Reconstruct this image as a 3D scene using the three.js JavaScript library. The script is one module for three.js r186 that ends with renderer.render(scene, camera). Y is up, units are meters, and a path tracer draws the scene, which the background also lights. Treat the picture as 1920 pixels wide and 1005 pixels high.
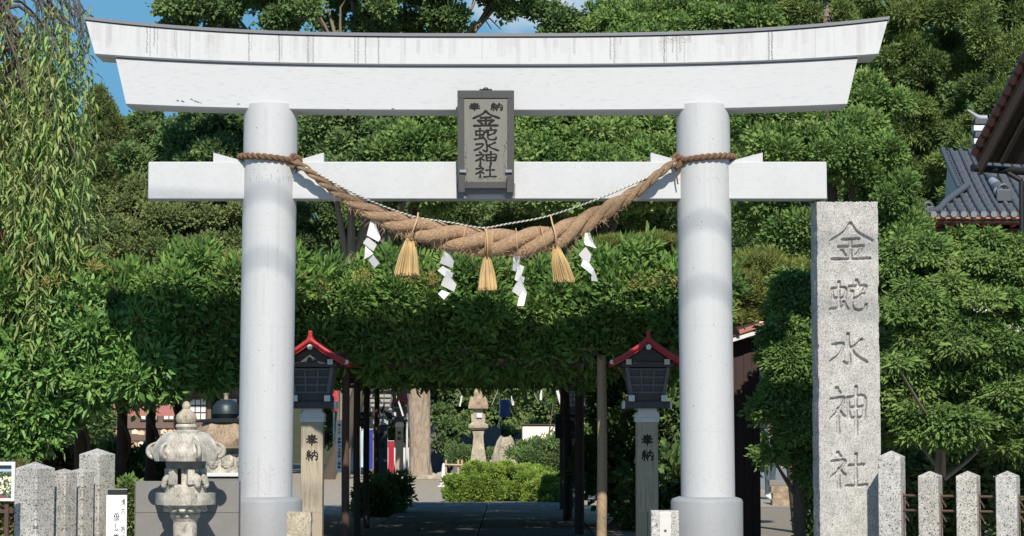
import * as THREE from 'three';
import { mergeGeometries, toCreasedNormals } from 'three/addons/utils/BufferGeometryUtils.js';
import { RoundedBoxGeometry } from 'three/addons/geometries/RoundedBoxGeometry.js';
import { MarchingCubes } from 'three/addons/objects/MarchingCubes.js';

// ------------------------------------------------------------------ camera, sky, sun, exposure
const scene = new THREE.Scene();
const FOC = 4080, PITCH = Math.atan(302.5 / FOC), CAMZ = 24, CAMY = 1.6;
const camera = new THREE.PerspectiveCamera(2 * Math.atan(502.5 / FOC) * 180 / Math.PI, 1920 / 1005, 0.5, 900);
camera.position.set(0, CAMY, CAMZ);
camera.rotation.x = PITCH;
const SUN_AZ = 6.5 * Math.PI / 180, SUN_EL = 40 * Math.PI / 180;
const sunDir = new THREE.Vector3(Math.sin(SUN_AZ) * Math.cos(SUN_EL), Math.sin(SUN_EL), Math.cos(SUN_AZ) * Math.cos(SUN_EL));
const sun = new THREE.DirectionalLight(0xfff5e8, 4.3);
sun.position.copy(sunDir).multiplyScalar(120);
sun.castShadow = true;
Object.assign(sun.shadow.camera, { left: -40, right: 40, top: 40, bottom: -40, near: 1, far: 320 });
sun.shadow.mapSize.set(4096, 4096);
scene.add(sun, sun.target);
{
  const W = 2048, H = 1024, d = new Float32Array(W * H * 4);
  const hash = (x, y, z) => { let h = Math.imul(x, 374761393) ^ Math.imul(y, 668265263) ^ Math.imul(z, 1274126177); h = Math.imul(h ^ (h >>> 13), 1274126177); return ((h ^ (h >>> 16)) >>> 0) / 4294967296; };
  const sm = (t) => t * t * (3 - 2 * t);
  const n3 = (x, y, z) => {
    const i = Math.floor(x), j = Math.floor(y), k = Math.floor(z), u = sm(x - i), v = sm(y - j), w = sm(z - k);
    const L = (a, b, t) => a + (b - a) * t;
    return L(L(L(hash(i, j, k), hash(i + 1, j, k), u), L(hash(i, j + 1, k), hash(i + 1, j + 1, k), u), v), L(L(hash(i, j, k + 1), hash(i + 1, j, k + 1), u), L(hash(i, j + 1, k + 1), hash(i + 1, j + 1, k + 1), u), v), w);
  };
  const fbm = (x, y, z) => { let s = 0, a = 0.5; for (let o = 0; o < 5; o++) { s += a * n3(x, y, z); x *= 2.03; y *= 2.03; z *= 2.03; a *= 0.5; } return s; };
  // small fair-weather clouds, scattered all round: [azimuth, elevation, radius] in degrees, azimuth 0 straight ahead
  const clouds = [[1.05, 11.2, 1.9], [26, 14, 5], [52, 20, 6], [80, 12, 5], [104, 26, 7], [133, 15, 5], [160, 24, 6], [190, 13, 5], [214, 22, 6], [241, 15, 5], [268, 24, 6], [296, 14, 5], [322, 21, 5], [338, 28, 4]].map(([a, e, r]) => {
    const A = a * Math.PI / 180, E = e * Math.PI / 180;
    return [new THREE.Vector3(Math.sin(A) * Math.cos(E), Math.sin(E), -Math.cos(A) * Math.cos(E)), r * Math.PI / 180];
  });
  const zen = [0.070, 0.190, 0.40], hor = [0.128, 0.335, 0.510], cl = [0.52, 0.56, 0.60];
  const v = new THREE.Vector3();
  for (let j = 0; j < H; j++) {
    const el = ((j + 0.5) / H - 0.5) * Math.PI;
    for (let i = 0; i < W; i++) {
      const az = ((i + 0.5) / W - 0.5) * 2 * Math.PI;
      v.set(Math.cos(az) * Math.cos(el), Math.sin(el), Math.sin(az) * Math.cos(el));
      const t = Math.pow(Math.max(0, v.y), 0.8);
      let m = 0;
      for (const [c, r] of clouds) {
        const dd = Math.hypot((v.x - c.x), (v.y - c.y) * 1.7, (v.z - c.z)) / r;
        if (dd < 1.6) m = Math.max(m, THREE.MathUtils.smoothstep(1.05 - dd + (fbm(v.x / r * 2.2 + 9, v.y / r * 2.6, v.z / r * 2.2) - 0.5) * 2.0, 0, 0.9));
      }
      const o = (j * W + i) * 4;
      for (let c = 0; c < 3; c++) { const b = hor[c] + (zen[c] - hor[c]) * t; d[o + c] = b + (cl[c] - b) * m * 0.85; }
      d[o + 3] = 1;
    }
  }
  const sky = new THREE.DataTexture(d, W, H, THREE.RGBAFormat, THREE.FloatType);
  sky.mapping = THREE.EquirectangularReflectionMapping;
  sky.magFilter = THREE.LinearFilter; sky.needsUpdate = true;
  scene.background = sky; scene.environment = sky;
}
const renderer = new THREE.WebGLRenderer({ antialias: true });
renderer.toneMapping = THREE.LinearToneMapping;
renderer.toneMappingExposure = 1.35;
renderer.shadowMap.enabled = true;

// ------------------------------------------------------------------ helpers
let seed = 12345;
const rnd = () => { seed = (seed + 0x6d2b79f5) | 0; let t = Math.imul(seed ^ (seed >>> 15), 1 | seed); t = (t + Math.imul(t ^ (t >>> 7), 61 | t)) ^ t; return ((t ^ (t >>> 14)) >>> 0) / 4294967296; };
const rr = (a, b) => a + (b - a) * rnd();
const V = (x, y, z) => new THREE.Vector3(x, y, z);
const lerp = THREE.MathUtils.lerp, clamp = THREE.MathUtils.clamp, sstep = THREE.MathUtils.smoothstep;
// survey of the place: a sight line through the photograph met at a known distance gives a position in metres
function at(px, py, z) {
  const u = (px - 960) / FOC, v = -(py - 502.5) / FOC, c = Math.cos(PITCH), s = Math.sin(PITCH);
  const t = (z - CAMZ) / (v * s - c);
  return V(u * t, CAMY + (v * c + s) * t, z);
}
const S = (z) => FOC / (CAMZ - z);                 // pixels per metre at a depth, near enough
const lin = (r, g, b) => new THREE.Color().setRGB(r, g, b);
const names = new Map();
function numbered(n) { const k = names.get(n) || 0; names.set(n, k + 1); return k ? n + '_' + String(k).padStart(3, '0') : n; }
function mesh(name, geo, mat, parent) {
  const g = Array.isArray(geo) ? merge(geo) : geo;
  const m = new THREE.Mesh(g, mat); m.castShadow = m.receiveShadow = true;
  if (parent) { m.name = name; parent.add(m); } else { m.name = numbered(name); scene.add(m); }
  return m;
}
function thing(name, label, category, group) {
  const o = new THREE.Group(); o.name = numbered(name); o.userData = { label, category };
  if (group) o.userData.group = group;
  scene.add(o); return o;
}
function tag(o, label, category, group) { Object.assign(o.userData, { label, category }); if (group) o.userData.group = group; return o; }
function structure(o, label) { o.userData.kind = 'structure'; if (label) o.userData.label = label; return o; }
// children were laid out in world metres: move the group's origin to the thing's base
function seat(o, x, y, z) { o.position.set(x, y, z); for (const c of o.children) c.position.sub(o.position); return o; }
function merge(list) {
  const l = list.map((g) => { let q = g.index ? g.toNonIndexed() : g; if (!q.attributes.uv) q.setAttribute('uv', new THREE.BufferAttribute(new Float32Array(q.attributes.position.count * 2), 2)); if (!q.attributes.normal) q.computeVertexNormals(); for (const k of Object.keys(q.attributes)) if (!['position', 'normal', 'uv'].includes(k)) q.deleteAttribute(k); return q; });
  return l.length === 1 ? l[0] : mergeGeometries(l);
}
// uv in metres by the way a face points
function metric(g, k = 1, ox = 0, oy = 0) {
  const q = g.index ? g.toNonIndexed() : g; if (!q.attributes.normal) q.computeVertexNormals();
  const p = q.attributes.position, n = q.attributes.normal, uv = new Float32Array(p.count * 2);
  for (let i = 0; i < p.count; i += 3) {
    let ax = 0, ay = 0, az = 0;
    for (let j = i; j < i + 3; j++) { ax += n.getX(j); ay += n.getY(j); az += n.getZ(j); }
    ax = Math.abs(ax); ay = Math.abs(ay); az = Math.abs(az);
    for (let j = i; j < i + 3; j++) {
      const x = p.getX(j), y = p.getY(j), z = p.getZ(j);
      const [a, b] = ay > ax && ay > az ? [x, z] : ax > az ? [z, y] : [x, y];
      uv[j * 2] = a * k + ox; uv[j * 2 + 1] = b * k + oy;
    }
  }
  q.setAttribute('uv', new THREE.BufferAttribute(uv, 2)); return q;
}
function box(w, h, d, x = 0, y = 0, z = 0, r = 0) {   // centred in x and z, standing on y
  const g = r ? new RoundedBoxGeometry(w, h, d, 1, r) : new THREE.BoxGeometry(w, h, d);
  g.translate(x, y + h / 2, z); return metric(g);
}
function span(x0, x1, y0, y1, z0, z1, r = 0) { return box(x1 - x0, y1 - y0, z1 - z0, (x0 + x1) / 2, y0, (z0 + z1) / 2, r); }
function cyl(r0, r1, h, x = 0, y = 0, z = 0, n = 24) { const g = new THREE.CylinderGeometry(r1, r0, h, n, 1); g.translate(x, y + h / 2, z); return g.toNonIndexed(); }
function bar(a, b, r, n = 6, r2 = r) {
  const d = b.clone().sub(a), g = new THREE.CylinderGeometry(r2, r, d.length(), n, 1);
  g.translate(0, d.length() / 2, 0); g.applyQuaternion(new THREE.Quaternion().setFromUnitVectors(V(0, 1, 0), d.normalize())); g.translate(a.x, a.y, a.z); return g.toNonIndexed();
}
function plank(a, b, w, h) {                              // a square bar from a to b
  const d = b.clone().sub(a), L = d.length(), g = new THREE.BoxGeometry(w, h, L);
  const m = new THREE.Matrix4().lookAt(a, b, Math.abs(d.y) > 0.95 * L ? V(0, 0, 1) : V(0, 1, 0)); g.applyMatrix4(m); g.translate((a.x + b.x) / 2, (a.y + b.y) / 2, (a.z + b.z) / 2); return metric(g);
}
function lathe(pts, x = 0, y = 0, z = 0, n = 32) { const g = new THREE.LatheGeometry(pts.map(([r, h]) => new THREE.Vector2(r, h)), n); g.translate(x, y, z); return metric(toCreasedNormals(g, 0.7)); }
function tube(pts, r0, r1 = r0, seg = 24, n = 7) {        // tapered tube through points
  const c = new THREE.CatmullRomCurve3(pts), g = new THREE.TubeGeometry(c, seg, 1, n, false), p = g.attributes.position, q = V();
  for (let i = 0; i <= seg; i++) { const o = c.getPointAt(i / seg), r = lerp(r0, r1, i / seg); for (let j = 0; j <= n; j++) { const k = i * (n + 1) + j; q.fromBufferAttribute(p, k).sub(o).multiplyScalar(r).add(o); p.setXYZ(k, q.x, q.y, q.z); } }
  return g.toNonIndexed();
}
function poly(points, idx) { const g = new THREE.BufferGeometry(); g.setAttribute('position', new THREE.BufferAttribute(new Float32Array(points.flatMap((p) => [p.x, p.y, p.z])), 3)); g.setIndex(idx); const q = g.toNonIndexed(); q.computeVertexNormals(); return metric(q); }
function slab(pts, dir) {                                 // a convex outline pushed out along dir into a solid
  const n = pts.length, all = [...pts, ...pts.map((p) => p.clone().add(dir))], f = [];
  for (let i = 1; i < n - 1; i++) f.push(0, i, i + 1, n, n + i + 1, n + i);
  for (let i = 0; i < n; i++) { const j = (i + 1) % n; f.push(i, n + i, j, j, n + i, n + j); }
  return poly(all, f);
}
const shape = (pts) => new THREE.Shape(pts.map(([x, y]) => new THREE.Vector2(x, y)));
const extrude = (pts, d, bevel = 0) => new THREE.ExtrudeGeometry(shape(pts), { depth: d, bevelEnabled: !!bevel, bevelSize: bevel, bevelThickness: bevel, bevelSegments: 1, steps: 1 });

// ------------------------------------------------------------------ procedural textures
function tnoise(N, cells, sd) {                            // tileable value noise sampled on N x N
  const g = new Float32Array(cells * cells); const keep = seed; seed = sd; for (let i = 0; i < g.length; i++) g[i] = rnd(); seed = keep;
  return (x, y) => { const u = x / N * cells, v = y / N * cells, i = Math.floor(u), j = Math.floor(v), a = sstep(u - i, 0, 1), b = sstep(v - j, 0, 1), G = (p, q) => g[((q % cells + cells) % cells) * cells + (p % cells + cells) % cells]; return lerp(lerp(G(i, j), G(i + 1, j), a), lerp(G(i, j + 1), G(i + 1, j + 1), a), b); };
}
function texture(N, fn, srgb = false, M = N) {              // fn(x, y) -> [r, g, b] 0..1 (linear unless srgb)
  const d = new Uint8Array(N * M * 4), enc = (c) => clamp(c <= 0.0031308 ? 12.92 * c : 1.055 * Math.pow(c, 1 / 2.4) - 0.055, 0, 1);
  for (let y = 0; y < M; y++) for (let x = 0; x < N; x++) { const c = fn(x, y), o = (y * N + x) * 4; for (let k = 0; k < 3; k++) d[o + k] = 255 * (srgb ? enc(c[k]) : clamp(c[k], 0, 1)); d[o + 3] = 255; }
  const t = new THREE.DataTexture(d, N, M); t.wrapS = t.wrapT = THREE.RepeatWrapping; t.magFilter = THREE.LinearFilter; t.minFilter = THREE.LinearMipmapLinearFilter; t.generateMipmaps = true;
  if (srgb) t.colorSpace = THREE.SRGBColorSpace; t.needsUpdate = true; return t;
}
const rep = (t, a, b = a) => { const c = t.clone(); c.repeat.set(a, b); c.needsUpdate = true; return c; };
const grainN = [tnoise(512, 256, 11), tnoise(512, 128, 12), tnoise(512, 40, 13), tnoise(512, 9, 14)];
function graniteTex(base, dark, light, amt, bl = 0.10) {
  return texture(512, (x, y) => { const a = grainN[0](x, y), b = grainN[1](x, y), c = grainN[2](x, y), e = grainN[3](x, y); const k = sstep(a * 0.55 + b * 0.45, 0.60, 0.72) * amt, l = sstep(grainN[1](x + 77, y + 201), 0.62, 0.8) * 0.8; const m = 0.92 - bl * 0.5 + 0.16 * (c - 0.5) + 0.08 + bl * (0.5 + (e - 0.5) * 1.6) - bl * 0.6 * sstep(grainN[2](x + 150, y >> 1), 0.66, 0.8); return base.map((v, i) => lerp(lerp(v, light[i], l), dark[i], k) * m); }, true);
}
const graniteMap = graniteTex([0.43, 0.42, 0.39], [0.085, 0.085, 0.09], [0.60, 0.59, 0.55], 1.0, 0.16);
const bumpGrain = texture(512, (x, y) => { const v = 0.5 * grainN[0](x, y) + 0.3 * grainN[1](x, y) + 0.2 * grainN[2](x, y); return [v, v, v]; });
const weathered = graniteTex([0.44, 0.41, 0.35], [0.15, 0.13, 0.10], [0.60, 0.58, 0.52], 0.7, 0.38);
const blotch = texture(512, (x, y) => { const e = grainN[3](x, y), c = grainN[2](x, y), a = grainN[0](x, y); const v = 0.86 + 0.10 * e + 0.06 * c + 0.05 * (a - 0.5); return [v, v, v]; });
const woodMap = texture(512, (x, y) => { const g = tnW(x, y); return [g, g * 0.985, g * 0.96]; }, false);
function tnW(x, y) { const w = grainN[3](x, y) * 22; const s = 0.5 + 0.5 * Math.sin((x / 512) * Math.PI * 2 * 26 + w); return 0.72 + 0.16 * s + 0.14 * grainN[0](x * 1, (y >> 4) * 1) - 0.1 * sstep(grainN[1](x, y >> 3), 0.7, 0.8); }
const paintMap = texture(512, (x, y) => { const e = grainN[3](x, y), c = grainN[2](x, y), a = grainN[0](x, y), b = grainN[1](x, y); const v = 0.92 + 0.06 * e + 0.05 * c + 0.09 * (a - 0.5) - 0.12 * sstep(b, 0.84, 0.95); return [v, v, v * 0.995]; });

const std = (o) => new THREE.MeshStandardMaterial(o);
const M = {
  white: std({ color: lin(0.495, 0.510, 0.522), map: rep(paintMap, 0.5), roughness: 0.62, bumpMap: rep(bumpGrain, 1.5), bumpScale: 0.0012 }),
  greyPaint: std({ color: lin(0.285, 0.298, 0.310), map: rep(paintMap, 0.6), roughness: 0.6 }),
  capMetal: std({ color: lin(0.17, 0.175, 0.19), roughness: 0.5, metalness: 0.2 }),
  granite: std({ map: rep(graniteMap, 0.62), roughness: 0.82, bumpMap: rep(bumpGrain, 0.62), bumpScale: 0.002 }),
  graniteFine: std({ map: rep(graniteMap, 1.3), roughness: 0.82, bumpMap: rep(bumpGrain, 1.3), bumpScale: 0.0015 }),
  graniteGrey: std({ color: lin(0.20, 0.195, 0.185), map: rep(blotch, 1.2), roughness: 0.8 }),
  stone: std({ map: rep(weathered, 1.6), roughness: 0.9, bumpMap: rep(bumpGrain, 1.6), bumpScale: 0.004 }),
  stoneBrown: std({ color: lin(0.72, 0.58, 0.46), map: rep(weathered, 1.2), roughness: 0.9 }),
  stoneWarm: std({ color: lin(0.86, 0.80, 0.70), map: rep(weathered, 0.8), roughness: 0.9, bumpMap: rep(bumpGrain, 0.8), bumpScale: 0.004 }),
  bronze: std({ color: lin(0.035, 0.05, 0.055), roughness: 0.45, metalness: 0.5 }),
  woodGrey: std({ color: lin(0.075, 0.080, 0.083), map: rep(woodMap, 1.4), roughness: 0.8 }),
  woodPost: std({ color: lin(0.40, 0.35, 0.265), map: rep(woodMap, 2.4), roughness: 0.85 }),
  woodBrown: std({ color: lin(0.085, 0.052, 0.040), map: rep(woodMap, 1.2), roughness: 0.8 }),
  woodLight: std({ color: lin(0.52, 0.38, 0.24), map: rep(woodMap, 1.2), roughness: 0.8 }),
  log: std({ color: lin(0.40, 0.30, 0.19), map: rep(woodMap, 1.0), roughness: 0.75 }),
  redRoof: std({ color: lin(0.40, 0.026, 0.030), map: rep(blotch, 2), roughness: 0.35 }),
  redWood: std({ color: lin(0.26, 0.045, 0.035), roughness: 0.6 }),
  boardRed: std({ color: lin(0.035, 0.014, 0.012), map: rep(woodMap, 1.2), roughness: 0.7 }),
  copper: std({ color: lin(0.40, 0.15, 0.11), map: rep(blotch, 2), roughness: 0.55 }),
  whitePlain: std({ color: lin(0.68, 0.68, 0.665), map: rep(blotch, 1.5), roughness: 0.7 }),
  plaster: std({ color: lin(0.60, 0.59, 0.56), map: rep(blotch, 0.7), roughness: 0.9 }),
  paper: new THREE.MeshPhysicalMaterial({ color: lin(0.70, 0.70, 0.70), roughness: 0.95, transmission: 0.12, thickness: 0, side: THREE.DoubleSide }),
  shoji: std({ color: lin(0.42, 0.42, 0.38), roughness: 0.8 }),
  shojiDark: std({ color: lin(0.055, 0.065, 0.068), roughness: 0.5 }),
  tile: std({ color: lin(0.075, 0.085, 0.10), map: rep(blotch, 1.5), roughness: 0.42 }),
  tileBrown: std({ color: lin(0.050, 0.020, 0.016), map: rep(blotch, 2), roughness: 0.45 }),
  iron: std({ color: lin(0.09, 0.05, 0.038), roughness: 0.8 }),
  black: std({ color: lin(0.012, 0.012, 0.013), roughness: 0.5 }),
  bark: std({ color: lin(0.11, 0.09, 0.07), map: rep(woodMap, 0.8), roughness: 0.95 }),
  barkPale: std({ color: lin(0.30, 0.25, 0.20), map: rep(woodMap, 0.8), roughness: 0.95 }),
  straw: std({ color: lin(0.50, 0.35, 0.16), roughness: 0.85 }),
  rock: std({ color: lin(0.12, 0.13, 0.14), map: rep(blotch, 0.6), roughness: 0.95 }),
};

// ------------------------------------------------------------------ ground, path, hill
{
  const groundTex = texture(512, (x, y) => { const a = grainN[0](x, y), b = grainN[2](x, y), c = grainN[3](x, y); const v = 0.7 + 0.25 * a + 0.12 * b + 0.1 * c; return [v, v * 0.97, v * 0.92]; });
  const g = metric(new THREE.PlaneGeometry(900, 900).rotateX(-Math.PI / 2));
  structure(mesh('ground', g, std({ color: lin(0.24, 0.212, 0.172), map: rep(groundTex, 0.45), roughness: 0.95 })));
  const sand = metric(new THREE.PlaneGeometry(34, 34).rotateX(-Math.PI / 2).translate(0, 0.004, -38));
  structure(mesh('gravel_court', sand, std({ color: lin(0.38, 0.34, 0.28), map: rep(groundTex, 0.8), roughness: 0.95, bumpMap: rep(bumpGrain, 1.2), bumpScale: 0.01 })));
  // paved approach: two columns of slabs with open joints on a bed
  const road = new THREE.Group(); road.name = 'paved_path'; scene.add(road); structure(road);
  mesh('bed', metric(new THREE.PlaneGeometry(3.5, 20).rotateX(-Math.PI / 2).translate(-0.5, 0.010, -12.6)), std({ color: lin(0.05, 0.05, 0.05), roughness: 1 }), road);
  const slabG = [0, 1, 2].map(() => box(1.66, 0.05, 1.14, 0, 0, 0, 0.008));
  const slabM = [0.105, 0.12, 0.135].map((v) => std({ color: lin(v, v * 1.0, v * 1.02), map: rep(groundTex, 0.9), roughness: 0.85, bumpMap: rep(bumpGrain, 1.5), bumpScale: 0.004 }));
  structure(mesh('added_forecourt', metric(new THREE.PlaneGeometry(60, 40).rotateX(-Math.PI / 2).translate(0, 0.006, 17.2)), std({ color: lin(0.25, 0.247, 0.238), map: rep(groundTex, 0.35), roughness: 0.9 })));  // unseen paving sheet, added to bounce sunlight up onto the gate
  for (let i = 0; i < 17; i++) for (const s of [-1, 1]) { const m = mesh('paving_slab', slabG[i % 3], slabM[Math.floor(rnd() * 3)], road); m.position.set(-0.5 + s * 0.84, 0.012 + rr(0, 0.005), -3.4 - i * 1.155 - (s > 0 ? 0.3 : 0)); }
  // kerb strip where the trellis ends
  // wooded hillside behind everything
  const hg = new THREE.PlaneGeometry(320, 130, 80, 40).rotateX(-Math.PI / 2).translate(0, 0, -135), p = hg.attributes.position;
  const hn = tnoise(512, 14, 77);
  for (let i = 0; i < p.count; i++) { const z = -p.getZ(i), x = p.getX(i); const t = sstep(z, 72, 150); p.setY(i, -0.3 + t * (15 + 16 * sstep(x, 0, 60) + 5 * hn((x + 200) * 1.3, z * 1.3)) ); }
  hg.computeVertexNormals();
  structure(mesh('hillside', metric(hg), std({ color: lin(0.045, 0.055, 0.022), map: rep(groundTex, 0.08), roughness: 1 })));
}

// ------------------------------------------------------------------ lettering: brush strokes on a 100 x 100 field, y down
const GL = {
  kin: [[[50, 4], [40, 20], [7, 48]], [[50, 4], [64, 24], [97, 47]], [[33, 45], [68, 43]], [[24, 63], [78, 61]], [[50, 44], [50, 90]], [[30, 71], [38, 84]], [[72, 68], [62, 83]], [[10, 94], [92, 92]]],
  hebi: [[[8, 28], [9, 58]], [[8, 28], [42, 26], [40, 56]], [[9, 57], [40, 55]], [[25, 8], [25, 85]], [[3, 90], [24, 85], [42, 78]], [[37, 68], [47, 90]], [[71, 3], [75, 13]], [[53, 22], [51, 37]], [[53, 22], [95, 20], [88, 35]], [[88, 43], [62, 60]], [[60, 36], [60, 80], [67, 91], [91, 90], [95, 76]]],
  mizu: [[[50, 4], [51, 92], [39, 83]], [[12, 34], [38, 31], [28, 60], [5, 82]], [[84, 20], [58, 45]], [[54, 40], [70, 63], [97, 84]]],
  kami: [[[21, 4], [29, 14]], [[6, 27], [40, 24], [24, 50], [4, 68]], [[24, 46], [24, 97]], [[28, 52], [40, 62]], [[50, 24], [53, 66]], [[50, 24], [93, 21], [90, 66]], [[52, 44], [90, 42]], [[53, 65], [90, 64]], [[71, 2], [71, 99]]],
  yashiro: [[[21, 4], [29, 14]], [[6, 27], [40, 24], [24, 50], [4, 68]], [[24, 46], [24, 97]], [[28, 52], [40, 62]], [[52, 38], [90, 35]], [[70, 8], [70, 88]], [[44, 91], [98, 88]]],
  hou: [[[20, 14], [80, 12]], [[24, 28], [76, 26]], [[8, 42], [93, 40]], [[50, 2], [44, 38], [8, 72]], [[57, 42], [72, 58], [95, 73]], [[34, 62], [66, 60]], [[28, 77], [74, 75]], [[50, 52], [50, 99]]],
  nou: [[[26, 4], [10, 26], [28, 28]], [[38, 16], [8, 46], [40, 44]], [[32, 36], [42, 50]], [[25, 46], [25, 95]], [[12, 60], [6, 80]], [[34, 58], [42, 74]], [[53, 28], [52, 95]], [[53, 28], [94, 26], [92, 90], [83, 86]], [[73, 6], [72, 40], [57, 66]], [[74, 44], [88, 62]]],
  sakai: [[[4, 36], [36, 34]], [[20, 10], [20, 74]], [[2, 80], [38, 72]], [[68, 2], [68, 12]], [[46, 15], [94, 13]], [[56, 18], [60, 28]], [[82, 17], [76, 28]], [[42, 32], [98, 30]], [[52, 38], [88, 37], [87, 62]], [[52, 38], [52, 62]], [[52, 50], [87, 50]], [[52, 62], [87, 62]], [[60, 62], [56, 80], [40, 95]], [[76, 62], [78, 90], [96, 88], [97, 78]]],
  uchi: [[[14, 26], [14, 96]], [[14, 26], [88, 24], [86, 90], [76, 86]], [[50, 4], [48, 40], [24, 70]], [[52, 42], [76, 66]]],
  tada: [[[26, 4], [4, 46]], [[18, 28], [18, 96]], [[44, 12], [44, 68]], [[44, 12], [86, 10], [86, 68]], [[44, 40], [86, 39]], [[44, 66], [86, 65]], [[34, 90], [98, 88]]],
  shi: [[[34, 6], [32, 70], [42, 90], [62, 88], [84, 68]]],
  daku: [[[4, 26], [36, 24]], [[22, 4], [22, 90], [12, 84]], [[4, 66], [36, 50]], [[56, 4], [42, 34]], [[52, 20], [90, 18], [88, 62], [80, 58]], [[50, 36], [72, 35], [72, 54], [50, 55]], [[50, 36], [50, 86], [58, 94], [92, 92], [94, 78]]],
  ni: [[[22, 12], [18, 60], [24, 88]], [[48, 26], [84, 24]], [[44, 70], [60, 84], [90, 82]]],
  no: [[[54, 18], [40, 70], [22, 74], [14, 50], [36, 20], [66, 16], [88, 42], [76, 76], [54, 90]]],
  te: [[[10, 18], [88, 12], [52, 36], [48, 66], [64, 86], [76, 88]]],
  ru: [[[26, 14], [76, 12], [28, 56], [60, 44], [84, 60], [76, 84], [48, 92], [34, 80], [50, 72], [64, 84]]],
};
function strokePoints(st, f) {                             // dense centre line with brush width
  const c = new THREE.CatmullRomCurve3(st.map(([x, y]) => V(x, y, 0)), false, 'centripetal', 0.2), L = c.getLength(), n = Math.max(4, Math.ceil(L / 2.2)), o = [];
  for (let i = 0; i <= n; i++) { const p = st.length === 2 ? V(lerp(st[0][0], st[1][0], i / n), lerp(st[0][1], st[1][1], i / n), 0) : c.getPointAt(i / n), t = i / n; o.push([p.x, p.y, f * (0.72 + 0.5 * Math.pow(Math.abs(t - 0.45) * 1.7, 1.5)) * (t > 0.93 ? 0.75 : 1)]); }
  return o;
}
function brush(ctx, key, x, y, w, h, lw) { for (const st of GL[key]) for (const [a, b, r] of strokePoints(st, lw)) { ctx.beginPath(); ctx.arc(x + a / 100 * w, y + b / 100 * h, r / 100 * (w + h) / 2, 0, 7); ctx.fill(); } }
function canvasTex(w, h, draw) { const c = document.createElement('canvas'); c.width = w; c.height = h; const x = c.getContext('2d'); draw(x); const t = new THREE.CanvasTexture(c); t.colorSpace = THREE.SRGBColorSpace; t.magFilter = THREE.LinearFilter; return t; }
function speckle(x, w, h, n, col, a, b) { for (let i = 0; i < n; i++) { x.fillStyle = col[Math.floor(rnd() * col.length)]; x.fillRect(rnd() * w, rnd() * h, rr(a, b), rr(a, b)); } }
const frontUV = (g, x0, x1, y0, y1) => { const p = g.attributes.position, u = new Float32Array(p.count * 2); for (let i = 0; i < p.count; i++) { u[2 * i] = (p.getX(i) - x0) / (x1 - x0); u[2 * i + 1] = (p.getY(i) - y0) / (y1 - y0); } g.setAttribute('uv', new THREE.BufferAttribute(u, 2)); return g; };

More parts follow.
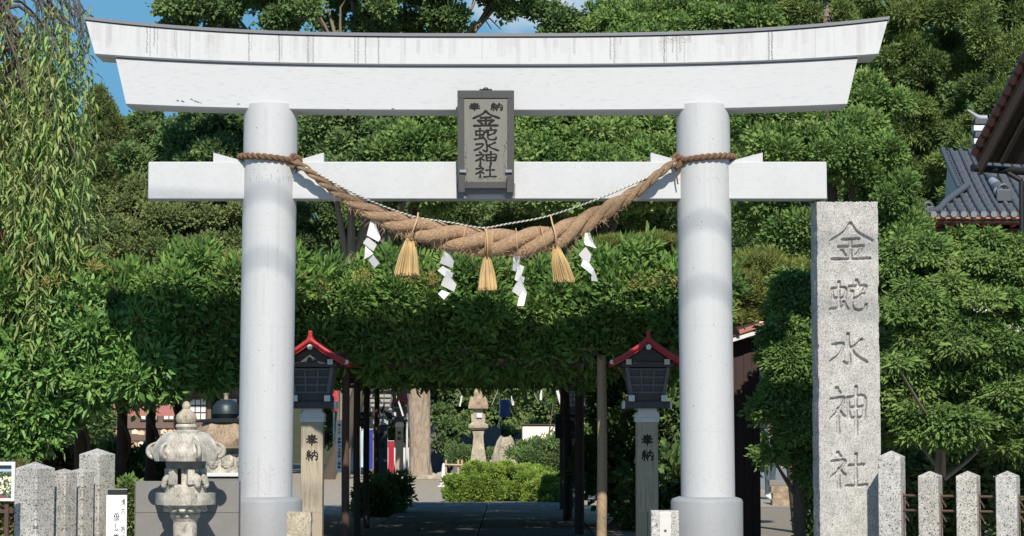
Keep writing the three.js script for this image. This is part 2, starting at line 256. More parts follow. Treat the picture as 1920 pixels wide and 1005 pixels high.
// ------------------------------------------------------------------ the gate
const PL = at(502, 600, 0).x, PR = at(1323, 600, 0).x, TCX = (PL + PR) / 2;
const KZ = 0.245, SZ = 0.20, NZ = 0.13, PR_ = 0.298;
{
  const t = thing('torii_gate', 'large white torii gate spanning the path with two round pillars', 'torii');
  // a lintel that sweeps up at both ends and is cut aslant there
  function lintel(prof, Lb, Lt, yb, yt, n = 56) {
    const pos = [], uv = [], f = [], m = prof.length;
    for (let i = 0; i <= n; i++) { const u = i / n * 2 - 1; for (const [z, v] of prof) { const a = Math.abs(u), y = lerp(yb(a), yt(a), v); pos.push(TCX + u * lerp(Lb, Lt, v), y, z); uv.push((u * lerp(Lb, Lt, v) / Lt + 1) / 2, v); } }
    for (let i = 0; i < n; i++) for (let j = 0; j < m; j++) { const k = (j + 1) % m, a = i * m + j, b = i * m + k, c = a + m, d = b + m; f.push(a, b, c, b, d, c); }
    for (let j = 1; j < m - 1; j++) { f.push(0, j + 1, j); f.push(n * m, n * m + j, n * m + j + 1); }
    const g = new THREE.BufferGeometry(); g.setAttribute('position', new THREE.Float32BufferAttribute(pos, 3)); g.setAttribute('uv', new THREE.Float32BufferAttribute(uv, 2)); g.setIndex(f);
    const q = g.toNonIndexed(); q.computeVertexNormals(); return toCreasedNormals(q, 0.4);
  }
  const yAt = (py, z) => at(960, py, z).y, p3 = (a, y0, r) => y0 + r * Math.pow(a, 2.9);
  const kt = (a) => p3(a, yAt(69, KZ), 0.19), kb = (a) => p3(a, yAt(122, KZ), 0.113);
  const kLt = (at(1667, 40, KZ).x - at(162, 40, KZ).x) / 2, kLb = (at(1652, 103, KZ).x - at(184, 103, KZ).x) / 2;
  const ring = (z, c = 0.04) => [[z, c], [z, 1 - c], [z - 0.02, 1], [-z + 0.02, 1], [-z, 1 - c], [-z, c], [-z + 0.02, 0], [z - 0.02, 0]].reverse();
  // grime runs on the top lintel, where the photograph has them
  const stain = canvasTex(2048, 96, (x) => {
    x.fillStyle = '#ffffff'; x.fillRect(0, 0, 2048, 96);
    const X = (px) => (px - 162) / 1505 * 2048;
    for (let i = 0; i < 260; i++) { const a = rnd() * 2048, w = rr(1, 18), h = rr(20, 96), al = rr(0.012, 0.06); x.fillStyle = `rgba(110,104,92,${al})`; x.fillRect(a, rr(0, 12), w, h); }
    const runs = [[277, 2, 80, .45], [283, 1.5, 90, .35], [291, 2, 60, .45], [297, 1.2, 84, .3], [330, 2, 70, .25], [333, 1.4, 90, .3], [358, 1.5, 90, .18], [468, 2.4, 92, .28], [474, 1.5, 60, .15], [525, 2.4, 92, .5], [530, 1.5, 80, .2], [578, 4, 92, .2], [588, 3, 92, .15], [667, 1.6, 88, .4], [672, 3, 92, .2], [687, 1.6, 92, .45], [711, 2, 92, .35], [760, 2, 60, .12], [905, 2, 80, .15], [1076, 5, 60, .12], [1145, 3, 80, .3], [1152, 6, 92, .16], [1165, 2, 30, .25], [1246, 3, 92, .42], [1251, 1.6, 90, .3], [1262, 2, 60, .3], [1270, 1.5, 88, .35], [1275, 3, 60, .2], [1284, 2, 92, .25], [1442, 2.4, 92, .42], [1448, 2.4, 92, .5], [1530, 1, 92, .2]];
    for (const [px, w, h, a] of runs) for (let k = 0; k < 3; k++) { x.fillStyle = `rgba(70,66,60,${a * 0.5})`; const ww = w * rr(0.6, 1.6); let y = 0; while (y < h) { const s = rr(4, 14); x.fillRect(X(px) + rr(-1.2, 1.2), y, ww, Math.min(s, h - y) * rr(0.6, 1)); y += s; } }
    for (let i = 0; i < 160; i++) { x.fillStyle = `rgba(84,70,54,${rr(0.1, 0.4)})`; x.fillRect(X(rr(1236, 1296)), rr(2, 26), rr(1, 4), rr(1, 3)); }
    for (let i = 0; i < 900; i++) { x.fillStyle = `rgba(120,114,104,${rr(0.03, 0.14)})`; x.fillRect(rnd() * 2048, rnd() * 96, rr(1, 3), rr(1, 5)); }
  });
  const kasagiM = std({ color: lin(0.512, 0.522, 0.532), map: stain, roughness: 0.62 });
  const ka = mesh('top_lintel', lintel(ring(KZ), kLb, kLt, kb, kt), kasagiM, t);
  mesh('metal_roof_cap', lintel([[KZ + 0.02, 0], [KZ + 0.02, 0.55], [0, 1], [-KZ - 0.02, 0.55], [-KZ - 0.02, 0]].reverse(), kLt + 0.01, kLt + 0.03, (a) => kt(a) + 0.002, (a) => kt(a) + 0.065), M.capMetal, ka);
  const sLt = (at(1612, 110, SZ).x - at(220, 115, SZ).x) / 2, sLb = (at(1592, 196, SZ).x - at(241, 197, SZ).x) / 2;
  const sb = (a) => p3(a, yAt(208, SZ), 0.065), st = (a) => kb(a * 0.93) + 0.0;
  const scuff = canvasTex(2048, 128, (x) => {
    x.fillStyle = '#fbfbfb'; x.fillRect(0, 0, 2048, 128);
    for (let i = 0; i < 1400; i++) { x.fillStyle = `rgba(120,122,124,${rr(0.02, 0.10)})`; x.fillRect(rnd() * 2048, rnd() * 128, rr(1, 26), rr(1, 3)); }
    const X = (px) => (px - 220) / 1392 * 2048, spot = (px, y, w, h) => { x.fillStyle = 'rgba(52,44,38,0.75)'; x.fillRect(X(px), y, w, h); };
    for (const [a, b] of [[335, 108], [338, 110], [344, 109], [346, 111], [361, 103], [364, 105], [368, 108], [372, 110], [376, 112], [380, 113], [449, 113], [738, 121], [655, 123]]) spot(a, b, rr(3, 8), rr(2, 4));
  });
  mesh('second_lintel', lintel(ring(SZ, 0.03), sLb, sLt, sb, st), std({ color: lin(0.495, 0.510, 0.522), map: scuff, roughness: 0.62 }), t);
  const n0 = at(278, 303, NZ), n1 = at(1551, 373, NZ);
  mesh('tie_beam', span(n0.x, n1.x, n1.y, n0.y, -NZ, NZ, 0.012), M.white, t);
  for (const [x, s] of [[PL, 1], [PR, -1]]) {
    const yt = at(960, 193, 0.25).y, base = at(960, 934, 0.38).y;
    const lean = 0.035 * s;                          // the pillars stand a little closer at the top
    const g = new THREE.CylinderGeometry(PR_, PR_ - 0.002, yt - 0.2, 64, 24); g.translate(0, (yt + 0.2) / 2, 0);
    const p = g.attributes.position; for (let i = 0; i < p.count; i++) { const k = (p.getY(i) - 2.8) / 3; p.setX(i, p.getX(i) + x + lean * k * 0.6); }
    g.computeVertexNormals(); const wear = canvasTex(1024, 2048, (c) => {
      c.fillStyle = '#f4f5f5'; c.fillRect(0, 0, 1024, 2048);
      for (let i = 0; i < 26000; i++) { const v = rnd() < 0.6 ? '120,122,122' : '255,255,255'; c.fillStyle = `rgba(${v},${rr(0.04, 0.16)})`; c.fillRect(rnd() * 1024, rnd() * 2048, rr(1, 5), rr(1, 5)); }
      for (let i = 0; i < 90; i++) { c.fillStyle = `rgba(130,128,120,${rr(0.02, 0.06)})`; c.fillRect(rnd() * 1024, rnd() * 1700, rr(3, 26), rr(60, 500)); }
      for (const y of [560, 1010, 1480]) { c.fillStyle = 'rgba(140,142,144,0.10)'; for (let x = 0; x < 1024; x += 8) c.fillRect(x, y + Math.sin(x / 90) * 3 + rr(-1, 1), 8, 3); }
      for (let i = 0; i < 70; i++) { c.fillStyle = `rgba(96,66,40,${rr(0.08, 0.25)})`; c.fillRect(rnd() * 1024, rr(322, 352), rr(1, 6), rr(2, 26)); }
      for (let i = 0; i < 60; i++) { c.fillStyle = `rgba(70,62,54,${rr(0.3, 0.6)})`; c.fillRect(rnd() * 1024, rnd() * 2048, rr(2, 8), rr(2, 7)); }
      for (let i = 0; i < 160; i++) { c.fillStyle = `rgba(110,104,92,${rr(0.04, 0.12)})`; c.fillRect(rnd() * 1024, rr(1640, 1750), rr(2, 14), rr(2, 10)); }
    });
    const pm = mesh('pillar', g, std({ color: lin(0.525, 0.535, 0.545), map: wear, roughness: 0.62, bumpMap: rep(bumpGrain, 3, 8), bumpScale: 0.0012 }), t);
    const R = 0.395, sl = lathe([[R - 0.02, 0], [R, 0.02], [R, base - 0.05], [R - 0.012, base - 0.022], [R - 0.03, base - 0.012], [PR_ + 0.004, base + 0.008], [PR_ - 0.01, base + 0.008]], x, 0, 0, 48);
    mesh('pillar_sleeve', sl, M.greyPaint, pm);
  }
  // wedges over the tie beam on both sides of each pillar: outer end high, running down to the pillar
  for (const [a, b] of [[400, 457], [607, 552], [1220, 1278], [1430, 1370]]) {
    const o = at(a, 286, 0.1), i = at(b, 300, 0.1), y0 = n0.y - 0.004;
    mesh('wedge', slab([V(o.x, y0, 0.1), V(i.x, y0, 0.1), V(i.x, y0 + 0.014, 0.1), V(o.x, o.y, 0.1)], V(0, 0, -0.2)), M.white, t);
  }
  seat(t, TCX, 0, 0);
}

// ------------------------------------------------------------------ name plaque hung on the gate, leaning forward
{
  const t = thing('name_plaque', 'dark framed wooden name plaque with black brush characters at the gate centre', 'plaque');
  const a = at(858, 168, 0.34), b = at(964, 350, 0.34), W = b.x - a.x, H = a.y - b.y;
  // built flat, then leaned
  const parts = [];
  const add = (n, g, m, p = t) => { const o = mesh(n, g, m, p); parts.push(o); return o; };
  const frameM = std({ color: lin(0.085, 0.086, 0.088), map: rep(woodMap, 1.6), roughness: 0.75 });
  add('backboard', box(W - 0.02, H - 0.02, 0.03, 0, 0.01, 0), frameM);
  const fw = 0.075;
  add('frame_rail', box(W, fw + 0.01, 0.07, 0, H - fw - 0.01, 0.03, 0.006), frameM);
  add('frame_rail', box(W - 2 * fw, fw, 0.06, 0, 0, 0.03, 0.006), frameM);
  for (const s of [-1, 1]) add('frame_stile', box(fw, H - fw - 0.012, 0.066, s * (W - fw) / 2, 0, 0.03, 0.006), frameM);
  const pw = W - 2 * fw + 0.012, ph = at(960, 183, 0.34).y - at(960, 338, 0.34).y, py0 = 0.065;
  const text = canvasTex(512, 1024, (x) => {
    x.fillStyle = '#7b7a72'; x.fillRect(0, 0, 512, 1024);
    for (let i = 0; i < 700; i++) { x.fillStyle = `rgba(${rnd() < 0.5 ? '50,48,44' : '190,186,172'},${rr(0.03, 0.12)})`; x.fillRect(rnd() * 512, rnd() * 1024, rr(1, 5), rr(20, 240)); }
    for (let i = 0; i < 60; i++) { x.fillStyle = `rgba(28,26,24,${rr(0.3, 0.7)})`; const e = rnd() < 0.5; x.fillRect(e ? rr(8, 40) : rr(460, 500), rr(500, 1000), rr(2, 7), rr(6, 40)); }
    for (let i = 0; i < 40; i++) { x.fillStyle = `rgba(28,26,24,${rr(0.3, 0.7)})`; x.fillRect(rr(120, 420), rr(950, 990), rr(3, 14), rr(3, 14)); }
    x.fillStyle = '#171615';
    brush(x, 'hou', 60, 50, 130, 92, 9); brush(x, 'nou', 310, 50, 140, 96, 9);
    [['kin', 90, 140, 330, 200], ['hebi', 120, 350, 270, 160], ['mizu', 110, 505, 300, 150], ['kami', 130, 645, 260, 170], ['yashiro', 130, 815, 250, 155]].forEach(([k, X, Y, w, h]) => brush(x, k, X, Y, w, h, 6.2));
  });
  const pg = new THREE.PlaneGeometry(pw, ph); pg.translate(0, py0 + ph / 2, 0.0555);
  const panel = add('inscribed_panel', box(pw, ph, 0.03, 0, py0, 0.04, 0.004), std({ color: lin(0.27, 0.265, 0.24), map: rep(woodMap, 1.2), roughness: 0.8 }));
  add('lettering', pg, std({ map: text, roughness: 0.8 }), panel);
  for (const s of [-1, 1]) { add('clamp', box(0.075, 0.03, 0.02, s * (W / 2 - 0.06), 0.175, 0.077, 0.003), M.greyPaint); add('foot_block', box(0.07, 0.19, 0.045, s * (W / 2 - 0.045), -0.04, 0.095, 0.004), frameM); }
  add('finial', new THREE.IcosahedronGeometry(0.028, 1).scale(1.2, 0.8, 1).translate(0, H + 0.012, 0.03), M.bronze);
  for (const s of [-1, 1]) add('finial_petal', new THREE.IcosahedronGeometry(0.02, 1).scale(1.4, 0.6, 1).translate(s * 0.045, H + 0.006, 0.03), M.bronze);
  // metal saddle under it, fixed to the tie beam
  const lean = V(0, 0, 0);
  for (const o of parts) if (o.parent === t) { o.position.y = b.y; o.position.x = (a.x + b.x) / 2; o.position.z = 0.205; o.rotation.x = 0.17; }
  const c = (a.x + b.x) / 2, y0 = at(960, 372, 0.2).y, y1 = at(960, 346, 0.2).y, sm = std({ color: lin(0.17, 0.185, 0.20), roughness: 0.55 });
  mesh('saddle_plate', span(c - W / 2 - 0.012, c + W / 2 + 0.012, y1 - 0.10, y1 + 0.02, 0.135, 0.17, 0.004), sm, t);
  for (const s of [-1, 1]) mesh('saddle_leg', span(c + s * (W / 2 - 0.045) - 0.05, c + s * (W / 2 - 0.045) + 0.05, y0 + 0.004, y1 - 0.1, 0.135, 0.168, 0.004), sm, t);
  seat(t, c, b.y, 0.2);
}

// ------------------------------------------------------------------ straw rope, cord, tassels, paper streamers
const fibre = texture(512, (x, y) => { const s = grainN[0](x >> 3, y * 1), b = grainN[1](x >> 2, y), c = grainN[2](x, y); const v = 0.30 + 0.55 * s + 0.30 * b + 0.10 * c; return [v, v * 0.97, v * 0.92]; }, false);
const ROPE = [[553, 303, .30], [575, 318, .29], [612, 346, .27], [655, 374, .27], [705, 402, .28], [765, 424, .29], [835, 443, .30], [912, 455, .30], [985, 454, .30], [1045, 442, .29], [1105, 412, .28], [1155, 383, .27], [1205, 350, .27], [1245, 318, .29], [1268, 302, .30]].map(([x, y, z]) => at(x, y, z));
const ropeCurve = new THREE.CatmullRomCurve3(ROPE, false, 'centripetal');
{
  const t = thing('sacred_straw_rope', 'thick twisted tan straw rope slung between the two white pillars', 'rope');
  const ropeM = std({ color: lin(0.62, 0.42, 0.265), map: rep(fibre, 14, 1), bumpMap: rep(fibre, 14, 1), bumpScale: 0.02, roughness: 0.95 });
  const thinM = std({ color: lin(0.26, 0.15, 0.09), map: rep(fibre, 14, 1), bumpMap: rep(fibre, 14, 1), bumpScale: 0.006, roughness: 0.95 });
  const N = 420, K = 3, L = ropeCurve.getLength(), fr = ropeCurve.computeFrenetFrames(N);
  const rad = (u) => { const x = ropeCurve.getPointAt(u).x, k = 1 - Math.abs((x - at(918, 450, .3).x) / 2.2); return lerp(0.042, 0.155, sstep(k, 0.04, 0.86)); };   // whole-rope radius
  // twist advances with the thickness so that the lay keeps its look
  const ph = [0]; for (let i = 1; i <= N; i++) ph.push(ph[i - 1] + (L / N) * 0.92 / (rad(i / N) + 0.02));
  for (let s = 0; s < K; s++) {
    const pts = [], rs = [];
    for (let i = 0; i <= N; i++) { const u = i / N, R = rad(u), o = ropeCurve.getPointAt(u), a = -ph[i] + s * 2 * Math.PI / K, T = ropeCurve.getTangentAt(u), B = V(0, 0, 1), Nn = B.clone().cross(T).normalize(); const Bz = T.clone().cross(Nn).normalize(); pts.push(o.clone().addScaledVector(Nn, Math.cos(a) * R * 0.55).addScaledVector(Bz, Math.sin(a) * R * 0.55)); rs.push(R * 0.50); }
    const n = 12, pos = [], uv = [], f = [];
    for (let i = 0; i <= N; i++) {
      const T = pts[Math.min(N, i + 1)].clone().sub(pts[Math.max(0, i - 1)]).normalize(), A = V(0, 0, 1).cross(T).normalize(), B = T.clone().cross(A);
      for (let j = 0; j <= n; j++) { const a = j / n * 2 * Math.PI, w = rs[i] * (1 + 0.025 * Math.sin(i * 0.31 + s * 2) + 0.02 * Math.sin(j * 3 + i * 0.11)), q = pts[i].clone().addScaledVector(A, Math.cos(a) * w).addScaledVector(B, Math.sin(a) * w); pos.push(q.x, q.y, q.z); uv.push(i / N, j / n); }
    }
    for (let i = 0; i < N; i++) for (let j = 0; j < n; j++) { const a = i * (n + 1) + j, b = a + n + 1; f.push(a, a + 1, b, a + 1, b + 1, b); }
    const g = new THREE.BufferGeometry(); g.setAttribute('position', new THREE.Float32BufferAttribute(pos, 3)); g.setAttribute('uv', new THREE.Float32BufferAttribute(uv, 2)); g.setIndex(f); g.computeVertexNormals();
    mesh('strand', g, ropeM, t);
  }
  // stray fibres along the thick part
  const fz = []; for (let i = 0; i < 480; i++) { const u = rr(0.12, 0.88), o = ropeCurve.getPointAt(u), R = rad(u), a = rr(-2.6, 0.6), p = o.clone().add(V(rr(-.02, .02), Math.sin(a) * R * 0.95, Math.abs(Math.cos(a)) * R * 0.9)), q = p.clone().add(V(rr(-.09, .09), rr(-.10, .02), rr(-.01, .05))); fz.push(bar(p, q, 0.0022, 4, 0.0012)); }
  const st = mesh('loose_fibres', fz, std({ color: lin(0.52, 0.36, 0.22), roughness: 0.9 }), t); st.userData.kind = 'stuff';
  // thin twine bindings round the rope
  for (const u of [0.445, 0.497, 0.512, 0.57, 0.632]) { const o = ropeCurve.getPointAt(u), T = ropeCurve.getTangentAt(u), R = rad(u) + 0.004, g = new THREE.TorusGeometry(R, 0.006, 6, 28); g.applyQuaternion(new THREE.Quaternion().setFromUnitVectors(V(0, 0, 1), T)); g.translate(o.x, o.y, o.z); mesh('binding_twine', g, std({ color: lin(0.46, 0.30, 0.16), roughness: 0.9 }), t); }
  // central binding band
  { const o = ropeCurve.getPointAt(0.5045), T = ropeCurve.getTangentAt(0.5045), g = new THREE.CylinderGeometry(rad(.5) + 0.001, rad(.5) + 0.001, 0.085, 26, 1, true); g.applyQuaternion(new THREE.Quaternion().setFromUnitVectors(V(0, 1, 0), T)); g.translate(o.x, o.y, o.z); mesh('binding_band', g, std({ color: lin(0.40, 0.26, 0.14), map: rep(fibre, 1, 2), roughness: 0.95, side: THREE.DoubleSide }), t); }
  // the thin ends go round the pillars and are knotted on the inner side
  for (const [x, s, pts] of [[PL, 1, [[451, 291], [470, 291], [500, 294], [530, 298], [556, 303]]], [PR, -1, [[1374, 292], [1355, 293], [1325, 295], [1297, 298], [1266, 303]]]]) {
    const yk = at(960, 302, 0.2).y, yo = at(960, 291, 0.2).y;
    for (let k = 0; k < 2; k++) {
      const loop = []; for (let i = 0; i <= 40; i++) { const a = i / 40 * 2 * Math.PI; loop.push(V(x + s * Math.cos(a) * 0.318, lerp(yo, yk, 0.5 + 0.5 * Math.cos(a)), Math.sin(a) * 0.318)); }
      const c = new THREE.CatmullRomCurve3(loop, true), pp = [], n = 300; for (let i = 0; i < n; i++) { const u = i / n, o = c.getPointAt(u), out = V(o.x - x, 0, o.z).normalize(), a = u * 2 * Math.PI * 15 + k * Math.PI; pp.push(o.addScaledVector(out, Math.cos(a) * 0.018).add(V(0, Math.sin(a) * 0.018, 0))); }
      const g = new THREE.TubeGeometry(new THREE.CatmullRomCurve3(pp, true), 420, 0.0215, 8, true); mesh('pillar_loop', g, thinM, t);
    }
    const kx = x + s * 0.31;
    const kg = new THREE.TorusKnotGeometry(0.042, 0.02, 60, 8, 2, 3); kg.scale(1, 1.2, 0.9); kg.translate(kx, yk, 0.19); mesh('knot', kg, thinM, t);
    mesh('loose_end', tube([V(kx, yk - 0.02, 0.2), V(kx + s * 0.02, yk - 0.12, 0.23), V(kx + s * 0.005, yk - (s < 0 ? 0.26 : 0.13), 0.22)], 0.011, 0.008, 10, 6), thinM, t);
  }
  seat(t, at(912, 455, .3).x, ropeCurve.getPointAt(0.5).y - 0.15, 0.3);

  // twisted black and white cord above the rope
  const cd = thing('twisted_cord', 'thin black and white twisted cord hanging just above the straw rope', 'cord');
  const cc = new THREE.CatmullRomCurve3([[556, 305, .32], [600, 328, .30], [650, 356, .31], [705, 381, .32], [780, 407, .35], [850, 418, .36], [905, 427, .36], [950, 420, .36], [1020, 407, .35], [1100, 381, .32], [1160, 357, .31], [1220, 330, .30], [1267, 305, .32]].map(([x, y, z]) => at(x, y, z)), false, 'centripetal');
  for (let k = 0; k < 2; k++) { const pp = []; for (let i = 0; i <= 720; i++) { const o = cc.getPointAt(i / 720), a = i / 720 * 2 * Math.PI * 92 + k * Math.PI; pp.push(o.add(V(Math.cos(a) * 0.002, Math.sin(a) * 0.0055, Math.cos(a) * 0.0055))); } mesh('cord_strand', new THREE.TubeGeometry(new THREE.CatmullRomCurve3(pp), 1100, 0.0058, 5, false), k ? M.whitePlain : std({ color: lin(0.16, 0.17, 0.13), roughness: 0.7 }), cd); }
  seat(cd, at(905, 427, .36).x, at(905, 427, .36).y, 0.36);

  // straw tassels
  const tassel = (label, top, bot, half, tilt, loopAt) => {
    const o = thing('straw_tassel', label, 'tassel', 'straw tassels hanging under the rope');
    const a = at(top[0], top[1], 0.32), b = at(bot[0], bot[1], 0.34), w = half / 170;
    const tones = [[0.60, 0.42, 0.19], [0.50, 0.34, 0.14], [0.68, 0.50, 0.25]];
    for (let m = 0; m < 3; m++) { const st = []; for (let i = 0; i < 90; i++) { const q = rnd() * 2 * Math.PI, k = Math.sqrt(rnd()); const p0 = a.clone().add(V(Math.cos(q) * k * 0.035, rr(-.01, .01), Math.sin(q) * k * 0.035)), p1 = b.clone().add(V(Math.cos(q) * k * w, rr(-0.02, 0.02), Math.sin(q) * k * w * 0.8)), mid = p0.clone().lerp(p1, 0.5).add(V(Math.cos(q) * k * w * 0.12, 0, 0)); st.push(bar(p0, mid, 0.0042, 4), bar(mid, p1, 0.0042, 4, 0.003)); } const sm = mesh('straw', st, std({ color: lin(...tones[m]), roughness: 0.85 }), o); sm.userData.kind = 'stuff'; }
    mesh('binding', new THREE.TorusGeometry(0.035, 0.007, 6, 18).rotateX(Math.PI / 2).translate(a.x, a.y - 0.02, a.z), M.straw, o);
    // hanging twine over the rope up to the cord
    const lp = loopAt.map(([x, y, z]) => at(x, y, z)); mesh('hanging_twine', tube(lp, 0.009, 0.009, 16, 6), std({ color: lin(0.52, 0.36, 0.2), roughness: 0.9 }), o);
    seat(o, b.x, b.y, b.z);
  };
  tassel('straw tassel nearest the left pillar, flared to the left', [768, 448], [763, 515], 24, 0, [[784, 399, .36], [782, 412, .44], [777, 425, .47], [771, 442, .42], [768, 450, .33]]);
  tassel('straight straw tassel hanging at the rope middle below the plaque', [913, 481], [914, 542], 18, 0, [[908, 428, .38], [912, 436, .45], [914, 458, .475], [914, 476, .42], [913, 484, .33]]);
  tassel('straw tassel nearest the right pillar, swung to the right', [1042, 461], [1058, 527], 21, 0, [[1032, 403, .36], [1036, 420, .43], [1041, 438, .46], [1043, 455, .42], [1042, 463, .33]]);

  // zigzag paper streamers: each folded panel is a sheet of its own
  const z4 = (l) => l.map(([x, y]) => [680 + x / 5.025, 380 + y / 5.025]), z5 = (l) => l.map(([x, y]) => [880 + x / 5.023, 400 + y / 5.023]);
  const streamer = (label, panels) => {
    const o = thing('paper_streamer', label, 'paper streamer', 'zigzag paper streamers on the rope'); let base = null;
    panels.forEach((pl, i) => {
      const cx = pl.reduce((s, p) => s + p[0], 0) / pl.length, cy = pl.reduce((s, p) => s + p[1], 0) / pl.length, tl = i % 2 ? -0.45 : 0.25;
      const pts = pl.map(([x, y]) => { const q = at(x, y, 0.31); const r = at(cx, cy, 0.31); q.z = 0.31 + (q.y - r.y) * tl * -0.6 + (q.x - r.x) * 0.25 * (i % 2 ? 1 : -1) - (i % 2) * 0.006; return q; });
      mesh('paper_panel', slab(pts, V(0, 0, -0.0015)), M.paper, o); base = pts[pts.length - 1];
    });
    seat(o, base.x, base.y, base.z);
  };
  streamer('zigzag white paper streamer farthest left on the rope', [z4([[85, 118], [140, 165], [118, 250], [170, 330], [150, 370], [40, 310]]), z4([[45, 322], [135, 396], [100, 455], [0, 380]]), z4([[25, 408], [102, 478], [60, 510], [15, 535]]), z4([[100, 492], [160, 570], [110, 615], [52, 540]])]);
  streamer('zigzag white paper streamer between the left and middle straw tassels', [z4([[778, 420], [842, 450], [822, 500], [768, 468]]), z4([[770, 465], [822, 500], [862, 548], [845, 615], [722, 565]]), z4([[752, 596], [835, 640], [770, 694], [705, 640]]), z4([[790, 640], [855, 662], [835, 720], [885, 770], [860, 838], [735, 775]]), z4([[745, 822], [822, 850], [766, 915], [710, 860]])]);
  streamer('zigzag white paper streamer between the middle and right straw tassels', [z5([[425, 340], [485, 350], [480, 408], [418, 398]]), z5([[415, 395], [480, 405], [470, 480], [435, 545], [406, 535]]), z5([[462, 475], [520, 500], [492, 580], [450, 640], [425, 625]]), z5([[475, 585], [525, 605], [500, 680], [540, 740], [470, 780], [402, 730]]), z5([[500, 732], [543, 742], [515, 872], [450, 874], [462, 800]])]);
  streamer('zigzag white paper streamer farthest right on the rope', [z5([[1095, 125], [1138, 140], [1130, 250], [1200, 330], [1090, 300], [1078, 270]]), z5([[1095, 316], [1150, 390], [1130, 470], [1070, 438], [1030, 385]]), z5([[1130, 466], [1175, 530], [1160, 582], [1048, 495], [1070, 436]]), z5([[1148, 550], [1178, 540], [1213, 640], [1150, 635]])]);
}

// ------------------------------------------------------------------ carved stone pillar
{
  const t = thing('stone_name_pillar', 'tall granite pillar carved with five characters beside the right gate leg', 'stone pillar');
  const z0 = 0.12, A = at(1531, 378, z0), B = at(1646, 382, z0), W = B.x - A.x, H = A.y, D = 0.5, cell = 0.0065;
  const segs = [];
  for (const [k, x0, y0, x1, y1, w] of [['kin', 1552, 416, 1638, 491, 4.4], ['hebi', 1555, 524, 1628, 586, 5.0], ['mizu', 1553, 624, 1628, 690, 4.8], ['kami', 1554, 724, 1627, 816, 4.4], ['yashiro', 1556, 846, 1627, 918, 4.8]]) {
    const p = at(x0, y0, z0), q = at(x1, y1, z0), ww = q.x - p.x, hh = p.y - q.y;
    for (const st of GL[k]) { const s = strokePoints(st, w); for (let i = 0; i < s.length - 1; i++) segs.push([p.x + s[i][0] / 100 * ww, p.y - s[i][1] / 100 * hh, p.x + s[i + 1][0] / 100 * ww, p.y - s[i + 1][1] / 100 * hh, s[i][2] / 100 * (ww + hh) / 2]); }
  }
  const rows = new Map(); for (const s of segs) for (let r = Math.floor((Math.min(s[1], s[3]) - 0.04) / 0.1); r <= Math.floor((Math.max(s[1], s[3]) + 0.04) / 0.1); r++) { if (!rows.has(r)) rows.set(r, []); rows.get(r).push(s); }
  const carve = (x, y) => { let best = 0; for (const [ax, ay, bx, by, r] of rows.get(Math.floor(y / 0.1)) || []) { const dx = bx - ax, dy = by - ay, k = clamp(((x - ax) * dx + (y - ay) * dy) / (dx * dx + dy * dy + 1e-9), 0, 1), d = Math.hypot(x - ax - k * dx, y - ay - k * dy); if (d < r) best = Math.max(best, Math.min(1, (1 - d / r) * 2.6) * 0.036); } return best; };
  const nx = Math.round(W / cell), ny = Math.round(H / cell), pos = [], f = [], en = tnoise(512, 64, 5), en2 = tnoise(512, 200, 6);
  const edge = (y, o) => (en(y * 60 + o * 90, o * 40) - 0.5) * 0.016 + (en2(y * 90 + o * 50, o * 70) - 0.5) * 0.012;
  for (let j = 0; j <= ny; j++) for (let i = 0; i <= nx; i++) {
    const y = j / ny * H, u = i / nx, eL = Math.max(0, edge(y, 1)) + 0.0, eR = -Math.max(0, edge(y, 2));
    const x = A.x + u * W + eL * sstep(1 - u * 12, 0, 1) + eR * sstep(1 - (1 - u) * 12, 0, 1);
    const top = j === ny ? (en2(i * 5, 300) - 0.6) * 0.012 : 0, round = (Math.min(u, 1 - u) * W < 0.012 ? -0.006 : 0) - (j === ny ? 0.006 : 0);
    pos.push(x, y + top, z0 - carve(x, y) + round + (en2(i * 7, j * 7) - 0.5) * 0.0012);
  }
  for (let j = 0; j < ny; j++) for (let i = 0; i < nx; i++) { const a = j * (nx + 1) + i, b = a + nx + 1; f.push(a, a + 1, b + 1, a, b + 1, b); }
  const g = new THREE.BufferGeometry(); g.setAttribute('position', new THREE.Float32BufferAttribute(pos, 3)); g.setIndex(f); g.computeVertexNormals();
  const uv = []; for (let i = 0; i < pos.length; i += 3) uv.push(pos[i], pos[i + 1]); g.setAttribute('uv', new THREE.Float32BufferAttribute(uv, 2));
  mesh('carved_face', g, M.graniteFine, t);
  // rough split sides, top and back
  const sp = [], sf = [], sn = 90, sm = 8;
  const ringAt = (y) => { const o = []; const jj = Math.min(ny, Math.round(y / H * ny)), l = jj * (nx + 1), r = l + nx; const L = V(pos[l * 3], y, pos[l * 3 + 2]), R = V(pos[r * 3], y, pos[r * 3 + 2]); for (let k = 0; k <= sm; k++) { const q = k / sm, ed = Math.sin(q * Math.PI); o.push(V(L.x - ed * (0.012 + 0.03 * (en(y * 70, k * 60 + 9) - 0.3)), y, L.z - q * D)); } for (let k = 0; k <= sm; k++) { const q = 1 - k / sm, ed = Math.sin(q * Math.PI); o.push(V(R.x + ed * (0.006 + 0.02 * (en(y * 70, k * 60 + 250) - 0.4)), y, R.z - q * D)); } return o; };
  for (let j = 0; j <= sn; j++) for (const p of ringAt(j / sn * H)) sp.push(p);
  const m = (sm + 1) * 2; for (let j = 0; j < sn; j++) for (let k = 0; k < m - 1; k++) { const a = j * m + k, b = a + m; sf.push(a, b, a + 1, a + 1, b, b + 1); }
  for (let k = 1; k < m - 1; k++) sf.push(sn * m, sn * m + k, sn * m + k + 1);
  mesh('rough_sides', poly(sp, sf), M.granite, t);
  seat(t, (A.x + B.x) / 2, 0, z0);
}

